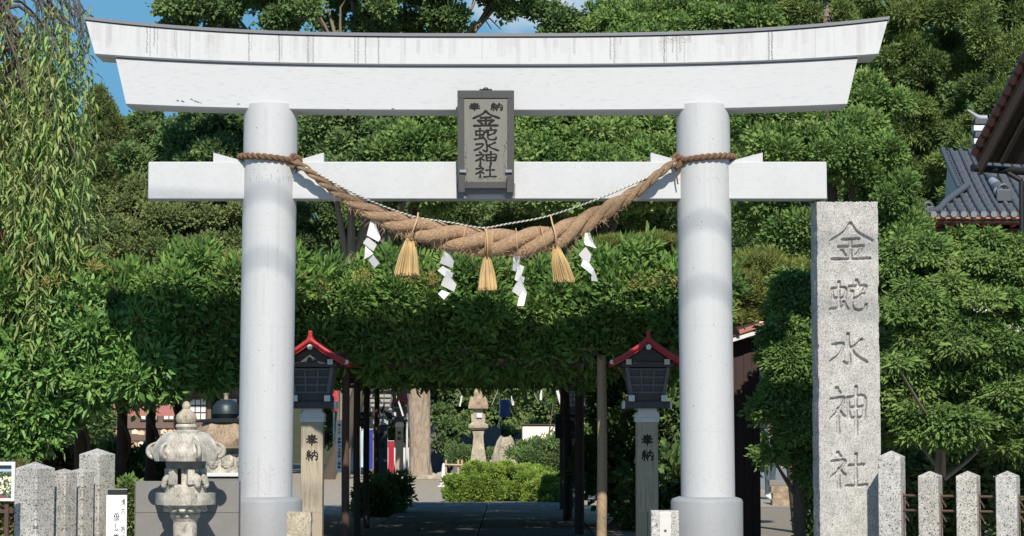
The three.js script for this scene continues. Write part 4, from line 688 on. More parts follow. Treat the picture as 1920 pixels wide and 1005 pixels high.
// ------------------------------------------------------------------ the court beyond the trellis
function rockGeo(rx, ry, rz, sd, rough = 0.28, det = 3) {
  const g = new THREE.IcosahedronGeometry(1, det), p = g.attributes.position, n = tnoise(512, 9, sd), n2 = tnoise(512, 40, sd + 1);
  for (let i = 0; i < p.count; i++) { const x = p.getX(i), y = p.getY(i), z = p.getZ(i), k = 1 + rough * (n((x + 1.3) * 170 + y * 60, (z + 1.3) * 170 + y * 80) - 0.5) * 2 + rough * 0.35 * (n2((x + 1) * 150 + y * 50, (z + 1) * 150 - y * 70) - 0.5); p.setXYZ(i, x * rx * k, Math.max(-0.15, y * k) * ry, z * rz * k); }
  g.computeVertexNormals(); return metric(toCreasedNormals(g, 0.5));
}
{
  // old square stone lantern on a flared column
  const z = -37, k = S(z), X = at(897, 850, z).x, Y = (py) => at(897, py, z).y, r = (p) => p / k, o = thing('stone_lantern', 'distant stone lantern on a flared column with rusty brown cap', 'stone lantern');
  const sq = (pts) => { const g = new THREE.LatheGeometry(pts.map(([a, b]) => new THREE.Vector2(a * 1.18, b)), 4); g.rotateY(Math.PI / 4); g.translate(X, 0, z); return metric(toCreasedNormals(g, 0.3)); };
  mesh('plinth', sq([[r(27), 0], [r(27), Y(872)], [r(24), Y(869)], [0, Y(869)]]), M.stoneWarm, o);
  mesh('column', sq([[r(19), Y(869)], [r(17), Y(860)], [r(13), Y(838)], [r(11), Y(818)], [r(13), Y(810)], [r(13), Y(808)], [0, Y(808)]]), M.stoneWarm, o);
  mesh('shelf', sq([[0, Y(806)], [r(15), Y(806)], [r(22), Y(802)], [r(22), Y(797)], [r(16), Y(793)], [0, Y(793)]]), M.stoneWarm, o);
  mesh('fire_box', sq([[r(15), Y(793)], [r(16), Y(776)], [0, Y(776)]]), M.stoneWarm, o);
  mesh('window', box(r(10), r(8), 0.02, X + r(2), Y(783), z + r(16)), M.whitePlain, o);
  mesh('recess', sq([[r(11), Y(776)], [r(11), Y(766)], [0, Y(766)]]), M.stoneWarm, o);
  mesh('cap', sq([[0, Y(767)], [r(22), Y(766)], [r(22), Y(760)], [r(19), Y(748)], [r(15), Y(743)], [0, Y(742)]]), M.stoneBrown, o);
  mesh('finial', sq([[r(9), Y(743)], [r(10), Y(736)], [r(5), Y(728)], [0, Y(726)]]), M.stoneBrown, o);
  seat(o, X, 0, z);
  // old tree with pale deeply furrowed bark
  const z2 = -48, b = at(787, 893, z2), ot = thing('old_tree', 'pale rough-barked tree trunk left of the path end', 'tree'), TH = 6.5;
  const g = new THREE.CylinderGeometry(0.30, 0.36, TH, 64, 140), p = g.attributes.position, n = tnoise(512, 14, 91), n2 = tnoise(512, 120, 92), n3b = tnoise(512, 60, 93);
  for (let i = 0; i < p.count; i++) { const x = p.getX(i), y = p.getY(i), zz = p.getZ(i), th = Math.atan2(zz, x), yb = y + TH / 2, fl = 0.12 * Math.exp(-yb * 3), w = 1 + fl + 0.22 * (n(th * 81.5, yb * 30) - 0.5) + 0.16 * (n2(th * 81.5, yb * 14) - 0.5) + 0.12 * (n3b(th * 81.5, yb * 40) - 0.5); p.setXYZ(i, x * w - 0.05 * yb * 0.3, y, zz * w); }
  g.computeVertexNormals(); g.translate(b.x, TH / 2, z2);
  const barkTex = texture(256, (x, y) => { const a = grainN[1](x * 2, y >> 1), e = grainN[2](x * 2, y), f = grainN[3](x * 2, y * 2), v = 0.55 + 0.4 * a + 0.25 * e, k = sstep(f, 0.55, 0.8) * 0.5; return [v * (1 - k * 0.1), v * (0.95 - k * 0.2), v * (0.9 - k * 0.35)]; });
  mesh('trunk', metric(g.toNonIndexed()), std({ color: lin(0.36, 0.31, 0.255), map: rep(barkTex, 0.9, 0.4), roughness: 0.95 }), ot);
  // shorter upright rock
  const q = at(948, 878, -39), rk = mesh('upright_rock', rockGeo(0.44, 1.28, 0.36, 57, 0.13).translate(q.x, 0, -39), M.stoneWarm); tag(rk, 'upright pointed rock right of the distant stone lantern', 'rock'); rk.scale.y = 1.0;
  rk.position.set(0, 0.1, 0);
  // map board
  const zb = -41, a = at(978, 798, zb), c = at(1047, 846, zb), bd = thing('map_board', 'pale map board standing behind the clipped hedges', 'map board');
  const mp = canvasTex(256, 192, (x) => { x.fillStyle = '#f3ead8'; x.fillRect(0, 0, 256, 192); x.fillStyle = '#b6aa92'; for (let i = 0; i < 14; i++) x.fillRect(24 + i * 9 + (i % 3), 14, 6, 5); for (let i = 0; i < 6; i++) x.fillRect(34 + i * 10, 36, 8, 4); x.fillStyle = '#cdbf9e'; for (let i = 0; i < 26; i++) x.fillRect(rr(40, 230), rr(60, 170), rr(6, 30), rr(3, 16)); x.fillStyle = '#c98a74'; for (let i = 0; i < 6; i++) x.fillRect(rr(150, 230), rr(80, 150), rr(4, 10), rr(4, 10)); });
  mesh('panel', span(a.x, c.x, c.y, a.y, zb - 0.05, zb, 0.01), M.woodBrown, bd);
  mesh('map_print', new THREE.PlaneGeometry(c.x - a.x - 0.06, a.y - c.y - 0.05).translate((a.x + c.x) / 2, (a.y + c.y) / 2, zb + 0.004), std({ map: mp, roughness: 0.6 }), bd);
  for (const x of [a.x + 0.06, c.x - 0.06]) mesh('leg', span(x - 0.04, x + 0.04, 0, a.y + 0.02, zb - 0.1, zb - 0.052), M.woodBrown, bd);
  mesh('rail', span(a.x - 0.05, c.x + 0.05, a.y + 0.01, a.y + 0.05, zb - 0.06, zb + 0.05), M.woodBrown, bd);
  seat(bd, (a.x + c.x) / 2, 0, zb);
  // flower pot on the board's shelf side
  const fp = at(1034, 829, -40.4), pot = thing('flower_pot', 'small red flower pot with spiky plant in front of the map board', 'flower pot');
  mesh('pot', lathe([[0.07, -0.17], [0.09, 0], [0.075, 0], [0.06, -0.05]], fp.x, fp.y, -40.4, 14), std({ color: lin(0.36, 0.05, 0.04), roughness: 0.7 }), pot);
  mesh('stand', box(0.12, fp.y - 0.17, 0.12, fp.x, 0, -40.4), M.woodBrown, pot);
  const lv = []; for (let i = 0; i < 12; i++) { const t = rnd() * 7, l = rr(0.2, 0.36); lv.push(bar(V(fp.x, fp.y - 0.02, -40.4), V(fp.x + Math.cos(t) * l * 0.6, fp.y + l, -40.4 + Math.sin(t) * l * 0.5), 0.018, 4, 0.004)); } mesh('leaves', lv, std({ color: lin(0.05, 0.07, 0.03), roughness: 0.7 }), pot);
  seat(pot, fp.x, 0, -40.4);
  // cones
  for (const [px, y0, y1, w, zz, lab] of [[832, 868, 912, 8.5, -36.6, 'tall slender white cone beside the clipped hedge'], [764.5, 897, 914, 8, -35.8, 'low squat white cone left of the tall cone']]) {
    const u = at(px, y0, zz), kk = S(zz), H = u.y, cn = thing('traffic_cone', lab, 'traffic cone', 'white traffic cones on the gravel'), squat = H < 0.4;
    mesh('body', lathe([[w / kk * (squat ? 0.8 : 1), 0.03], [w / kk * 0.62, H * 0.5], [w / kk * (squat ? 0.2 : 0.32), H * 0.96], [0, H]], u.x, 0, zz, 16), M.whitePlain, cn); mesh('foot', box(w * 2.6 / kk, 0.035, w * 2.6 / kk, u.x, 0.008, zz, 0.01), M.whitePlain, cn); seat(cn, u.x, 0.008, zz);
  }
  // low bamboo rail and stakes
  const fr = thing('bamboo_barrier', 'low pale bamboo barrier in front of the distant stone lantern', 'barrier'), zf = -35;
  for (const [x0, x1] of [[834, 868], [918, 944]]) { const u = at(x0, 871, zf), v = at(x1, 872, zf); mesh('rail', bar(u, v, 0.025, 8), M.woodLight, fr); for (const px of [x0 + 2, x1 - 2, (x0 + x1) / 2 + 8]) { const s = at(px, 862, zf); mesh('stake', bar(V(s.x, 0, zf - 0.06), s.clone().add(V(0, 0, -0.06)), 0.03, 8), M.woodLight, fr); } }
  seat(fr, at(890, 900, zf).x, 0, zf);
  const ks = structure(mesh('kerb', span(at(760, 890, -46).x, at(1000, 890, -46).x, 0.003, 0.14, -46.3, -46, 0.02), M.stoneWarm));
  // pond garden rocks behind, the shade there put into their dark colour
  const spots = [[835, 845, -54, 36, 40, 'large boulder coloured dark for the garden shade behind the distant stone lantern'], [905, 800, -57, 60, 44, 'broad dark boulder above the rest of the rock garden'], [870, 862, -51, 26, 28, 'small dark boulder low beside the lantern column'], [975, 815, -58, 56, 40, 'dark boulder left of the pale map board'], [1030, 790, -60, 50, 40, 'dark boulder rising behind the map board'], [815, 800, -60, 34, 52, 'dark steep boulder right of the pale old tree trunk']];
  spots.forEach(([px, py, zz, w, h, lab], i) => { const u = at(px, py, zz), kk = S(zz), m = mesh('garden_boulder', rockGeo(w * 0.8 / kk, u.y * 0.8 + h * 0.1 / kk, w * 0.7 / kk, 60 + i, 0.4, 5).translate(u.x, 0.05, zz), std({ color: lin(0.06 + 0.03 * (i % 3), 0.07 + 0.03 * (i % 3), 0.085 + 0.02 * (i % 3)), map: rep(blotch, 0.5), roughness: 0.9 })); tag(m, lab, 'boulder', 'dark boulders of the rock garden'); });
  for (let i = 0; i < 16; i++) { const u = at(rr(800, 1010), rr(775, 850), -50 + rr(-1, 1)), w = rr(0.08, 0.2); const m = mesh('pale_stone', rockGeo(w, w * 0.8, w, 200 + i, 0.3, 1).translate(u.x, 0.03, u.z), M.stone); m.position.y = 0; tag(m, 'small pale stone lying among the dark boulders of the rock garden', 'stone', 'small pale stones of the rock garden'); }
  // banners and stalls glimpsed left of the path
  const flag = (px0, px1, y0, y1, zz, col, lab) => { const u = at(px0, y0, zz), v = at(px1, y1, zz), fl = thing('banner', lab, 'banner', 'upright banners left of the path'); const g = new THREE.PlaneGeometry(v.x - u.x, u.y - v.y, 8, 16), p = g.attributes.position; for (let i = 0; i < p.count; i++) p.setZ(i, 0.05 * Math.sin(p.getX(i) * 14) + 0.03 * Math.sin(p.getY(i) * 5)); g.computeVertexNormals(); mesh('cloth', g.translate((u.x + v.x) / 2, (u.y + v.y) / 2, zz), new THREE.MeshPhysicalMaterial({ color: lin(...col), roughness: 0.95, transmission: 0.1, side: THREE.DoubleSide }), fl); mesh('pole', bar(V(u.x - 0.03, 0, zz), V(u.x - 0.03, u.y + 0.1, zz), 0.02, 8), M.whitePlain, fl); mesh('arm', bar(V(u.x - 0.03, u.y + 0.02, zz), V(v.x, u.y + 0.02, zz), 0.012, 6), M.whitePlain, fl); seat(fl, u.x, 0, zz); };
  flag(677, 688, 806, 876, -45, [0.55, 0.68, 0.75], 'pale blue banner left of the rear lantern post'); flag(688.5, 699, 806, 880, -44.7, [0.03, 0.05, 0.30], 'deep blue banner touching the rear lantern post');
  flag(728, 739, 828, 887, -44, [0.42, 0.02, 0.045], 'red banner right of the rear lantern post'); flag(938, 956, 750, 782, -58, [0.06, 0.10, 0.28], 'blue banner high behind the rock garden');
  const stall = thing('market_stall', 'far stall with red awning glimpsed above the banners', 'stall'), zs = -60, s0 = at(625, 742, zs), s1 = at(770, 800, zs);
  mesh('awning', slab([V(s0.x, s0.y - 0.35, zs + 0.9), V(s1.x, s0.y - 0.35, zs + 0.9), V(s1.x, s0.y + 0.2, zs), V(s0.x, s0.y + 0.2, zs)], V(0, -0.04, 0)), std({ color: lin(0.40, 0.04, 0.05), roughness: 0.8 }), stall);
  for (let i = 0; i < 9; i++) mesh('awning_flap', span(lerp(s0.x, s1.x, i / 9) + 0.01, lerp(s0.x, s1.x, (i + 1) / 9) - 0.01, s0.y - 0.62, s0.y - 0.38, zs + 0.89, zs + 0.905), i % 2 ? M.whitePlain : M.redWood, stall);
  for (const x of [s0.x + 0.1, s1.x - 0.1]) mesh('pole', bar(V(x, 0, zs + 0.8), V(x, s0.y - 0.3, zs + 0.8), 0.04, 8), M.whitePlain, stall);
  mesh('counter', span(s0.x, s1.x, 0, 0.9, zs - 0.3, zs + 0.5), M.whitePlain, stall); seat(stall, s0.x, 0, zs);
}
// ------------------------------------------------------------------ votive plaque racks and low buildings left behind the trellis
{
  const plq = slab([V(-0.075, 0, 0), V(0.075, 0, 0), V(0.075, 0.075, 0), V(0, 0.11, 0), V(-0.075, 0.075, 0)], V(0, 0, -0.012));
  const pm = [[0.62, 0.46, 0.30], [0.72, 0.60, 0.44], [0.78, 0.70, 0.62], [0.55, 0.30, 0.18], [0.50, 0.24, 0.16], [0.66, 0.42, 0.40]].map((c) => std({ color: lin(...c), roughness: 0.8 }));
  const rack = (px0, px1, z, lab) => {
    const o = thing('votive_rack', lab, 'votive rack', 'votive plaque racks left of the path'), a = at(px0, 776, z), b = at(px1, 776, z), y1 = a.y;
    for (const x of [a.x, (a.x + b.x) / 2, b.x]) mesh('post', span(x - 0.05, x + 0.05, 0, y1, z - 0.05, z + 0.05), M.copper, o);
    mesh('roof', slab([V(a.x - 0.2, y1 - 0.05, z + 0.4), V(b.x + 0.2, y1 - 0.05, z + 0.4), V(b.x + 0.2, y1 + 0.18, z - 0.1), V(a.x - 0.2, y1 + 0.18, z - 0.1)], V(0, 0.05, 0)), M.copper, o);
    for (let r = 0; r < 4; r++) { const y = 0.75 + r * 0.28; mesh('rail', span(a.x, b.x, y, y + 0.035, z - 0.02, z + 0.02), M.woodBrown, o); const n = Math.floor((b.x - a.x) / 0.17); for (let i = 0; i < n; i++) if (rnd() < 0.86) { const m = mesh('votive_plaque', plq, pm[Math.floor(rnd() * 6)], o); m.position.set(a.x + 0.1 + i * 0.17 + rr(-.02, .02), y - 0.10 + rr(-.02, .02), z + 0.035 + rr(0, .02)); m.rotation.set(rr(-.1, .1), rr(-.3, .3), rr(-.12, .12)); } }
    seat(o, (a.x + b.x) / 2, 0, z);
  };
  rack(165, 232, -24, 'rack of small wooden votive plaques above the tallest left fence post'); rack(232, 330, -27, 'rack of small wooden votive plaques left of the stone lantern finial');
  // row of white lattice windows of a low hall farther back
  const z = -40, w0 = at(-20, 752, z), w1 = at(470, 752, z), o = thing('low_hall', 'low brown hall with white lattice windows far behind the stone lanterns', 'hall');
  mesh('wall', span(w0.x, w1.x, 0, 3.1, z - 3, z), std({ color: lin(0.16, 0.11, 0.09), map: rep(woodMap, 0.6), roughness: 0.8 }), o);
  mesh('roof', slab([V(w0.x - 0.5, 2.95, z + 0.9), V(w1.x + 0.5, 2.95, z + 0.9), V(w1.x + 0.5, 4.3, z - 1.5), V(w0.x - 0.5, 4.3, z - 1.5)], V(0, 0.12, 0)), M.tile, o);
  for (const px of [323, 372, 280, 430, 200, 120]) { const c = at(px, 768, z), f = mesh('window', span(c.x - 0.26, c.x + 0.26, c.y - 0.32, c.y + 0.36, z, z + 0.06), M.woodBrown, o); for (let i = 0; i < 3; i++) for (let j = 0; j < 3; j++) mesh('pane', span(c.x - 0.23 + i * 0.16, c.x - 0.23 + i * 0.16 + 0.13, c.y - 0.28 + j * 0.21, c.y - 0.28 + j * 0.21 + 0.17, z + 0.055, z + 0.066), M.whitePlain, f); }
  seat(o, (w0.x + w1.x) / 2, 0, z);
}
// ------------------------------------------------------------------ shed behind the right leg, passer-by, steps
{
  const z = -5, S0 = S(z), a = at(1290, 640, z), b = at(1424, 640, z), o = thing('wooden_shed', 'dark brown boarded shed with reddish roof edge behind the right leg', 'shed');
  const n = 9, top = (x) => at(960, 632, z).y + (x - a.x) * 0.24 - 0.02;
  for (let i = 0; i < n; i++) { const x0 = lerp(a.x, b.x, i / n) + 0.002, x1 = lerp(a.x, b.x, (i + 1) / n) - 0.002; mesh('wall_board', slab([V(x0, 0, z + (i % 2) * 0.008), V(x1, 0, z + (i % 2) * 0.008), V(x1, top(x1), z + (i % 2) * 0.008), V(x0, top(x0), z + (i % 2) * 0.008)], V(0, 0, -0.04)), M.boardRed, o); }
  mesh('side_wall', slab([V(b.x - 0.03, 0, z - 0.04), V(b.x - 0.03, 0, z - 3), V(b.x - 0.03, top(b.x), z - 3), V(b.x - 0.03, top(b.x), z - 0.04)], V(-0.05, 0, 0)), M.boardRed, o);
  mesh('corner_trim', span(b.x - 0.002, b.x + 0.065, 1.62, top(b.x), z - 0.06, z + 0.02), M.plaster, o);
  const r0 = at(1330, 648, z), e0 = at(1372, 631, z + 0.3), e1 = at(1450, 606, z + 0.3), sl = (e1.y - e0.y) / (e1.x - e0.x), X0 = a.x - 0.3, X1 = e1.x, yy = (x) => e0.y + (x - e0.x) * sl;
  mesh('roof', slab([V(X0, yy(X0), z + 0.3), V(X1, yy(X1), z + 0.3), V(X1, yy(X1) + 0.06, z + 0.3), V(X0, yy(X0) + 0.06, z + 0.3)], V(0, 0, -3.2)), M.copper, o);
  mesh('fascia', slab([V(X0, yy(X0) - 0.075, z + 0.27), V(X1 - 0.1, yy(X1 - 0.1) - 0.075, z + 0.27), V(X1 - 0.1, yy(X1 - 0.1) - 0.004, z + 0.27), V(X0, yy(X0) - 0.004, z + 0.27)], V(0, 0, -0.04)), M.whitePlain, o);
  seat(o, (a.x + b.x) / 2, 0, z);
  // stone steps and grey wall seen in the gap
  const zs = -22, st = thing('stone_steps', 'low brown stone steps in the gap right of the shed', 'steps'), u = at(1448, 940, zs), v = at(1500, 940, zs);
  for (let i = 0; i < 4; i++) mesh('step', span(u.x + (i ? 0.05 : 0), v.x + 0.6, i * 0.13, i * 0.13 + 0.125, zs - i * 0.3 - 0.32, zs - i * 0.3, 0.01), i === 3 ? M.graniteGrey : M.stoneBrown, st);
  seat(st, u.x, 0, zs);
  const wz = -34, wa = at(1395, 790, wz), wb = at(1560, 860, wz), wl = thing('grey_wall', 'plain blue grey wall far behind the passer-by', 'wall'); mesh('panel', span(wa.x, wb.x, 0, wa.y, wz - 0.2, wz), std({ color: lin(0.16, 0.19, 0.22), map: rep(blotch, 0.6), roughness: 0.9 }), wl); seat(wl, (wa.x + wb.x) / 2, 0, wz);
}
{
  // a passer-by, seen through the gap and mostly behind leaves
  const z = -26, f = at(1444, 933, z), o = thing('person', 'person in grey blue clothes and white shoes glimpsed behind the right shrub', 'person');
  const J = { hip: [0, .90, 0], chest: [0, 1.28, .01], neck: [0, 1.42, .01], head: [0, 1.55, .02], lh: [-.09, .88, 0], rh: [.09, .88, 0], lk: [-.11, .48, .07], rk: [.08, .47, -.02], la: [-.10, .09, .02], ra: [.06, .12, -.20], lt: [-.10, .045, .16], rt: [.06, .05, -.06], ls: [-.17, 1.34, 0], rs: [.17, 1.34, 0], le: [-.23, 1.08, -.06], re: [.23, 1.08, .05], lw: [-.22, .86, .02], rw: [.22, .86, .16] };
  const C = { shirt: [0.13, 0.16, 0.19], trousers: [0.06, 0.08, 0.10], skin: [0.45, 0.29, 0.21], shoe: [0.75, 0.75, 0.74], hair: [0.02, 0.018, 0.016] };  // shirt and trousers coloured darker to stand in for shade on the figure
  const bones = [['hip', 'chest', .145, .155, 'shirt'], ['ls', 'rs', .07, .07, 'shirt'], ['chest', 'neck', .12, .06, 'shirt'], ['neck', 'head', .05, .055, 'skin'], ['lh', 'rh', .125, .125, 'trousers'], ['lh', 'lk', .095, .062, 'trousers'], ['lk', 'la', .062, .045, 'trousers'], ['rh', 'rk', .095, .062, 'trousers'], ['rk', 'ra', .062, .045, 'trousers'], ['la', 'lt', .045, .038, 'shoe'], ['ra', 'rt', .045, .038, 'shoe'], ['ls', 'le', .055, .044, 'shirt'], ['le', 'lw', .042, .032, 'skin'], ['rs', 're', .055, .044, 'shirt'], ['re', 'rw', .042, .032, 'skin']];
  for (const [s, w] of [[-1, 'lw'], [1, 'rw']]) for (let k = 0; k < 5; k++) { const p = J[w], n = w + k; J[n] = [p[0] + (k - 2) * 0.014 * (k === 4 ? 1.6 : 1), p[1] - (k === 4 ? 0.09 : 0.16 - Math.abs(k - 1.5) * 0.012), p[2] + 0.02 + k * 0.006]; J[n + 'm'] = [p[0] + (k - 2) * 0.013, p[1] - 0.075, p[2] + 0.005]; bones.push([w, n + 'm', .024, .014, 'skin'], [n + 'm', n, .012, .009, 'skin']); }
  const P = {}; for (const k in J) P[k] = V(...J[k]);
  const cap = (p, a, b, ra, rb) => { const ab = b.clone().sub(a), t = clamp(p.clone().sub(a).dot(ab) / ab.lengthSq(), 0, 1); return p.distanceTo(a.clone().addScaledVector(ab, t)) - lerp(ra, rb, t); };
  const N = 76, half = 0.9, mc = new MarchingCubes(N, std({ color: 0xffffff }), false, false, 200000), cc = V(0, 0.86, 0);
  const p = V(), BB = bones.map(([a, b, ra, rb, m]) => [P[a], P[b], ra, rb, m]);
  const field = (q) => { let d = 9; for (const [a, b, ra, rb] of BB) { const e = cap(q, a, b, ra, rb), k = 0.03, h = clamp(0.5 + 0.5 * (e - d) / k, 0, 1); d = lerp(e, d, h) - k * h * (1 - h); } const hd = q.clone().sub(V(0, 1.57, .025)); hd.x /= .078; hd.y /= .115; hd.z /= .098; const e = (hd.length() - 1) * .085, h2 = clamp(0.5 + 0.5 * (e - d) / 0.03, 0, 1); d = lerp(e, d, h2) - 0.03 * h2 * (1 - h2); const ns = q.distanceTo(V(0, 1.555, .125)) - .016; d = Math.min(d, ns); for (const s of [-1, 1]) { d = Math.min(d, q.distanceTo(V(s * .08, 1.56, .02)) - .02); } return d; };
  for (let k = 0; k < N; k++) for (let j = 0; j < N; j++) for (let i = 0; i < N; i++) { p.set(cc.x + ((i - N / 2) / (N / 2)) * half, cc.y + ((j - N / 2) / (N / 2)) * half, cc.z + ((k - N / 2) / (N / 2)) * half); mc.field[i + j * N + k * N * N] = Math.abs(p.x) < .42 && Math.abs(p.z) < .42 ? -field(p) : -1; }
  mc.isolation = 0; mc.update();
  const cnt = mc.count ?? mc.geometry.drawRange.count, pos = new Float32Array(mc.positionArray.slice(0, cnt * 3)), nor = new Float32Array(mc.normalArray.slice(0, cnt * 3)), col = new Float32Array(cnt * 3);
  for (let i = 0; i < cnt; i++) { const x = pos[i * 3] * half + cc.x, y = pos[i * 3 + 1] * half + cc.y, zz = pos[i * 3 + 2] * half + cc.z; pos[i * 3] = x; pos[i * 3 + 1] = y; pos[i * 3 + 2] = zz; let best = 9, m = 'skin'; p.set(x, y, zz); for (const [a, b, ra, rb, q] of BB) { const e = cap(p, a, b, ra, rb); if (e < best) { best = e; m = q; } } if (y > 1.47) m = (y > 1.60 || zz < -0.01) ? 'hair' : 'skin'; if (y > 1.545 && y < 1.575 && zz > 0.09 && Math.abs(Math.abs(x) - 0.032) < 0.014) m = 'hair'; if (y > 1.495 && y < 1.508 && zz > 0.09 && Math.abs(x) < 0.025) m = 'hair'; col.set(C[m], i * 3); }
  const g = new THREE.BufferGeometry(); g.setAttribute('position', new THREE.BufferAttribute(pos, 3)); g.setAttribute('normal', new THREE.BufferAttribute(nor, 3)); g.setAttribute('color', new THREE.BufferAttribute(col, 3));
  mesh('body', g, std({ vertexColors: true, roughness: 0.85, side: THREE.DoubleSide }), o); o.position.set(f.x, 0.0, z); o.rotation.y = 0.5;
}
// ------------------------------------------------------------------ tiled hall on the right, and the near eave
{
  const z = -36, o = thing('tiled_hall', 'grey tiled hip and gable roof of a hall above the right shrubs', 'hall');
  const c0 = at(1742, 404, z + 1.6), eave = c0.y, zE = z + 1.6, x0 = c0.x, x1 = x0 + 7, gx = at(1812, 366, z).x, ridge = at(1830, 283, z - 2.6).y, zR = z - 2.6;
  const prof = (t) => V(0, lerp(eave, ridge, Math.pow(t, 1.18)), lerp(zE, zR, t));
  // front slope, upper part starts at the gable edge gx, lower part runs out to the hip corner
  const xl = (t) => t < 0.45 ? lerp(x0, gx, t / 0.45) : gx;
  const pts = [], f = []; for (let i = 0; i <= 14; i++) { const t = i / 14, p = prof(t); pts.push(V(xl(t), p.y, p.z), V(x1, p.y, p.z)); } for (let i = 0; i < 14; i++) { const a = i * 2; f.push(a, a + 1, a + 2, a + 1, a + 3, a + 2); }
  const front = mesh('front_slope', poly(pts, f), M.tile, o);
  const cols = 20, pitch = 0.27;
  for (let k = 0; k < cols; k++) { const x = x0 + 0.12 + k * pitch, t0 = x < gx ? 0 : 0, t1 = x < gx - 0.05 ? clamp((x - x0) / (gx - x0) * 0.45, 0.03, 0.45) : 1; const n = Math.max(2, Math.round((t1 - t0) * 12)), gs = []; for (let i = 0; i < n; i++) { const a = prof(lerp(t0, t1, i / n)), b = prof(lerp(t0, t1, (i + 1) / n)); gs.push(bar(V(x, a.y + 0.03, a.z), V(x, b.y + 0.035, b.z), 0.075, 8, 0.062)); } mesh('tile_row', gs, M.tile, front); const e = prof(0); mesh('tile_end', new THREE.CylinderGeometry(0.085, 0.085, 0.05, 12).rotateX(Math.PI / 2).translate(x, e.y + 0.03, e.z + 0.03), std({ color: lin(0.16, 0.18, 0.20), roughness: 0.45 }), front); }
  for (let i = 1; i < 13; i++) { const p = prof(i / 13); mesh('tile_course', span(xl(i / 13) + 0.02, x1, p.y - 0.01, p.y + 0.025, p.z - 0.02, p.z + 0.02), M.tile, front); }
  // hip slope falling to the left, hip ridge, gable edge tiles
  const hipY = prof(0.45); mesh('hip_slope', poly([V(x0, eave, zE), V(gx, hipY.y, hipY.z), V(gx, hipY.y, hipY.z - 3), V(x0, eave, hipY.z - 3)], [0, 1, 2, 0, 2, 3]), M.tile, o);
  mesh('hip_ridge', tube([V(x0 - 0.05, eave + 0.16, zE), V(x0 + 0.25, eave + 0.16, zE - 0.3), V(lerp(x0, gx, .5), lerp(eave, hipY.y, .45) + 0.1, lerp(zE, hipY.z, .5)), V(gx + 0.1, hipY.y + 0.14, hipY.z)], 0.09, 0.10, 14, 8), M.tile, o);
  mesh('ridge_end_tile', [new THREE.TorusGeometry(0.11, 0.045, 8, 14, 4.4).translate(x0 - 0.02, eave + 0.24, zE), box(0.18, 0.2, 0.1, x0 + 0.02, eave + 0.05, zE, 0.02)], M.tile, o);
  for (let i = 0; i < 15; i++) { const a = prof(lerp(0.45, 1, i / 15)), b = prof(lerp(0.45, 1, (i + 1) / 15)); mesh('gable_edge_tile', bar(V(gx - 0.10, a.y + 0.06, a.z), V(gx - 0.13, b.y + 0.06, b.z), 0.088, 8, 0.07), M.tile, o); }
  mesh('gable_wall', poly([V(gx + 0.05, hipY.y, hipY.z), V(gx + 0.05, ridge, zR), V(gx + 0.05, hipY.y, hipY.z - 3)], [0, 1, 2]), M.plaster, o);
  // main ridge with a stack of pale courses and an upswept end
  const rx = at(1826, 250, zR).x, ry = at(1830, 283, zR).y, rt = at(1830, 222, zR).y; for (let i = 0; i < 5; i++) mesh('ridge_course', span(rx - 0.03 * (i % 2), x1, lerp(ry, rt, i / 5), lerp(ry, rt, (i + 1) / 5) - 0.03, zR - 0.2, zR + 0.2 - (i % 2) * 0.04, 0.01), i % 2 ? M.whitePlain : M.tile, o);
  mesh('ridge_horn', tube([at(1850, 222, zR), at(1835, 220, zR), at(1824, 213, zR), at(1814, 206, zR)], 0.10, 0.03, 12, 8), std({ color: lin(0.30, 0.32, 0.35), roughness: 0.5 }), o);
  // descending ridge with pale bands
  const dx = at(1871, 330, z).x; for (let i = 0; i < 9; i++) { const a = prof(lerp(0.28, 0.95, i / 9)), b = prof(lerp(0.28, 0.95, (i + 0.86) / 9)); mesh('descending_ridge_tile', bar(V(dx + 0.02, a.y + 0.16, a.z), V(dx - 0.06, b.y + 0.17, b.z), 0.15, 10, 0.13), i % 2 ? M.tile : std({ color: lin(0.22, 0.25, 0.30), roughness: 0.35 }), o); }
  { const a = prof(0.25); mesh('ogre_tile', [box(0.42, 0.34, 0.14, dx + 0.03, a.y + 0.04, a.z, 0.03), new THREE.TorusGeometry(0.15, 0.05, 8, 14, 3.4).translate(dx + 0.03, a.y + 0.36, a.z)], M.tile, o); }
  // eave boards, red brackets, white wall
  mesh('eave_board', span(x0 + 0.02, x1, eave - 0.085, eave - 0.035, zE - 0.2, zE - 0.02), std({ color: lin(0.36, 0.13, 0.11), roughness: 0.6 }), o);
  mesh('eave_soffit', span(x0 + 0.05, x1, eave - 0.16, eave - 0.105, zE - 3, zE - 0.1), M.woodBrown, o);
  for (let i = 0; i < 10; i++) mesh('rafter_end', box(0.07, 0.08, 0.5, x0 + 0.3 + i * 0.42, eave - 0.24, zE - 0.6), M.redWood, o);
  mesh('bracket', slab([at(1797, 413, zE - 0.8), at(1812, 413, zE - 0.8), at(1806, 428, zE - 0.8), at(1803, 428, zE - 0.8)], V(0, 0, -0.3)), M.redWood, o);
  mesh('beam', span(x0 + 0.35, x1, eave - 0.55, eave - 0.26, zE - 1.2, zE - 1.0), M.woodBrown, o);
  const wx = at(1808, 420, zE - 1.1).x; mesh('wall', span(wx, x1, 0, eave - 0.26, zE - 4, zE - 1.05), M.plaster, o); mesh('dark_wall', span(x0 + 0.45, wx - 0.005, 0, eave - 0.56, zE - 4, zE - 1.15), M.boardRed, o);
  seat(o, (x0 + x1) / 2, 0, z);
}
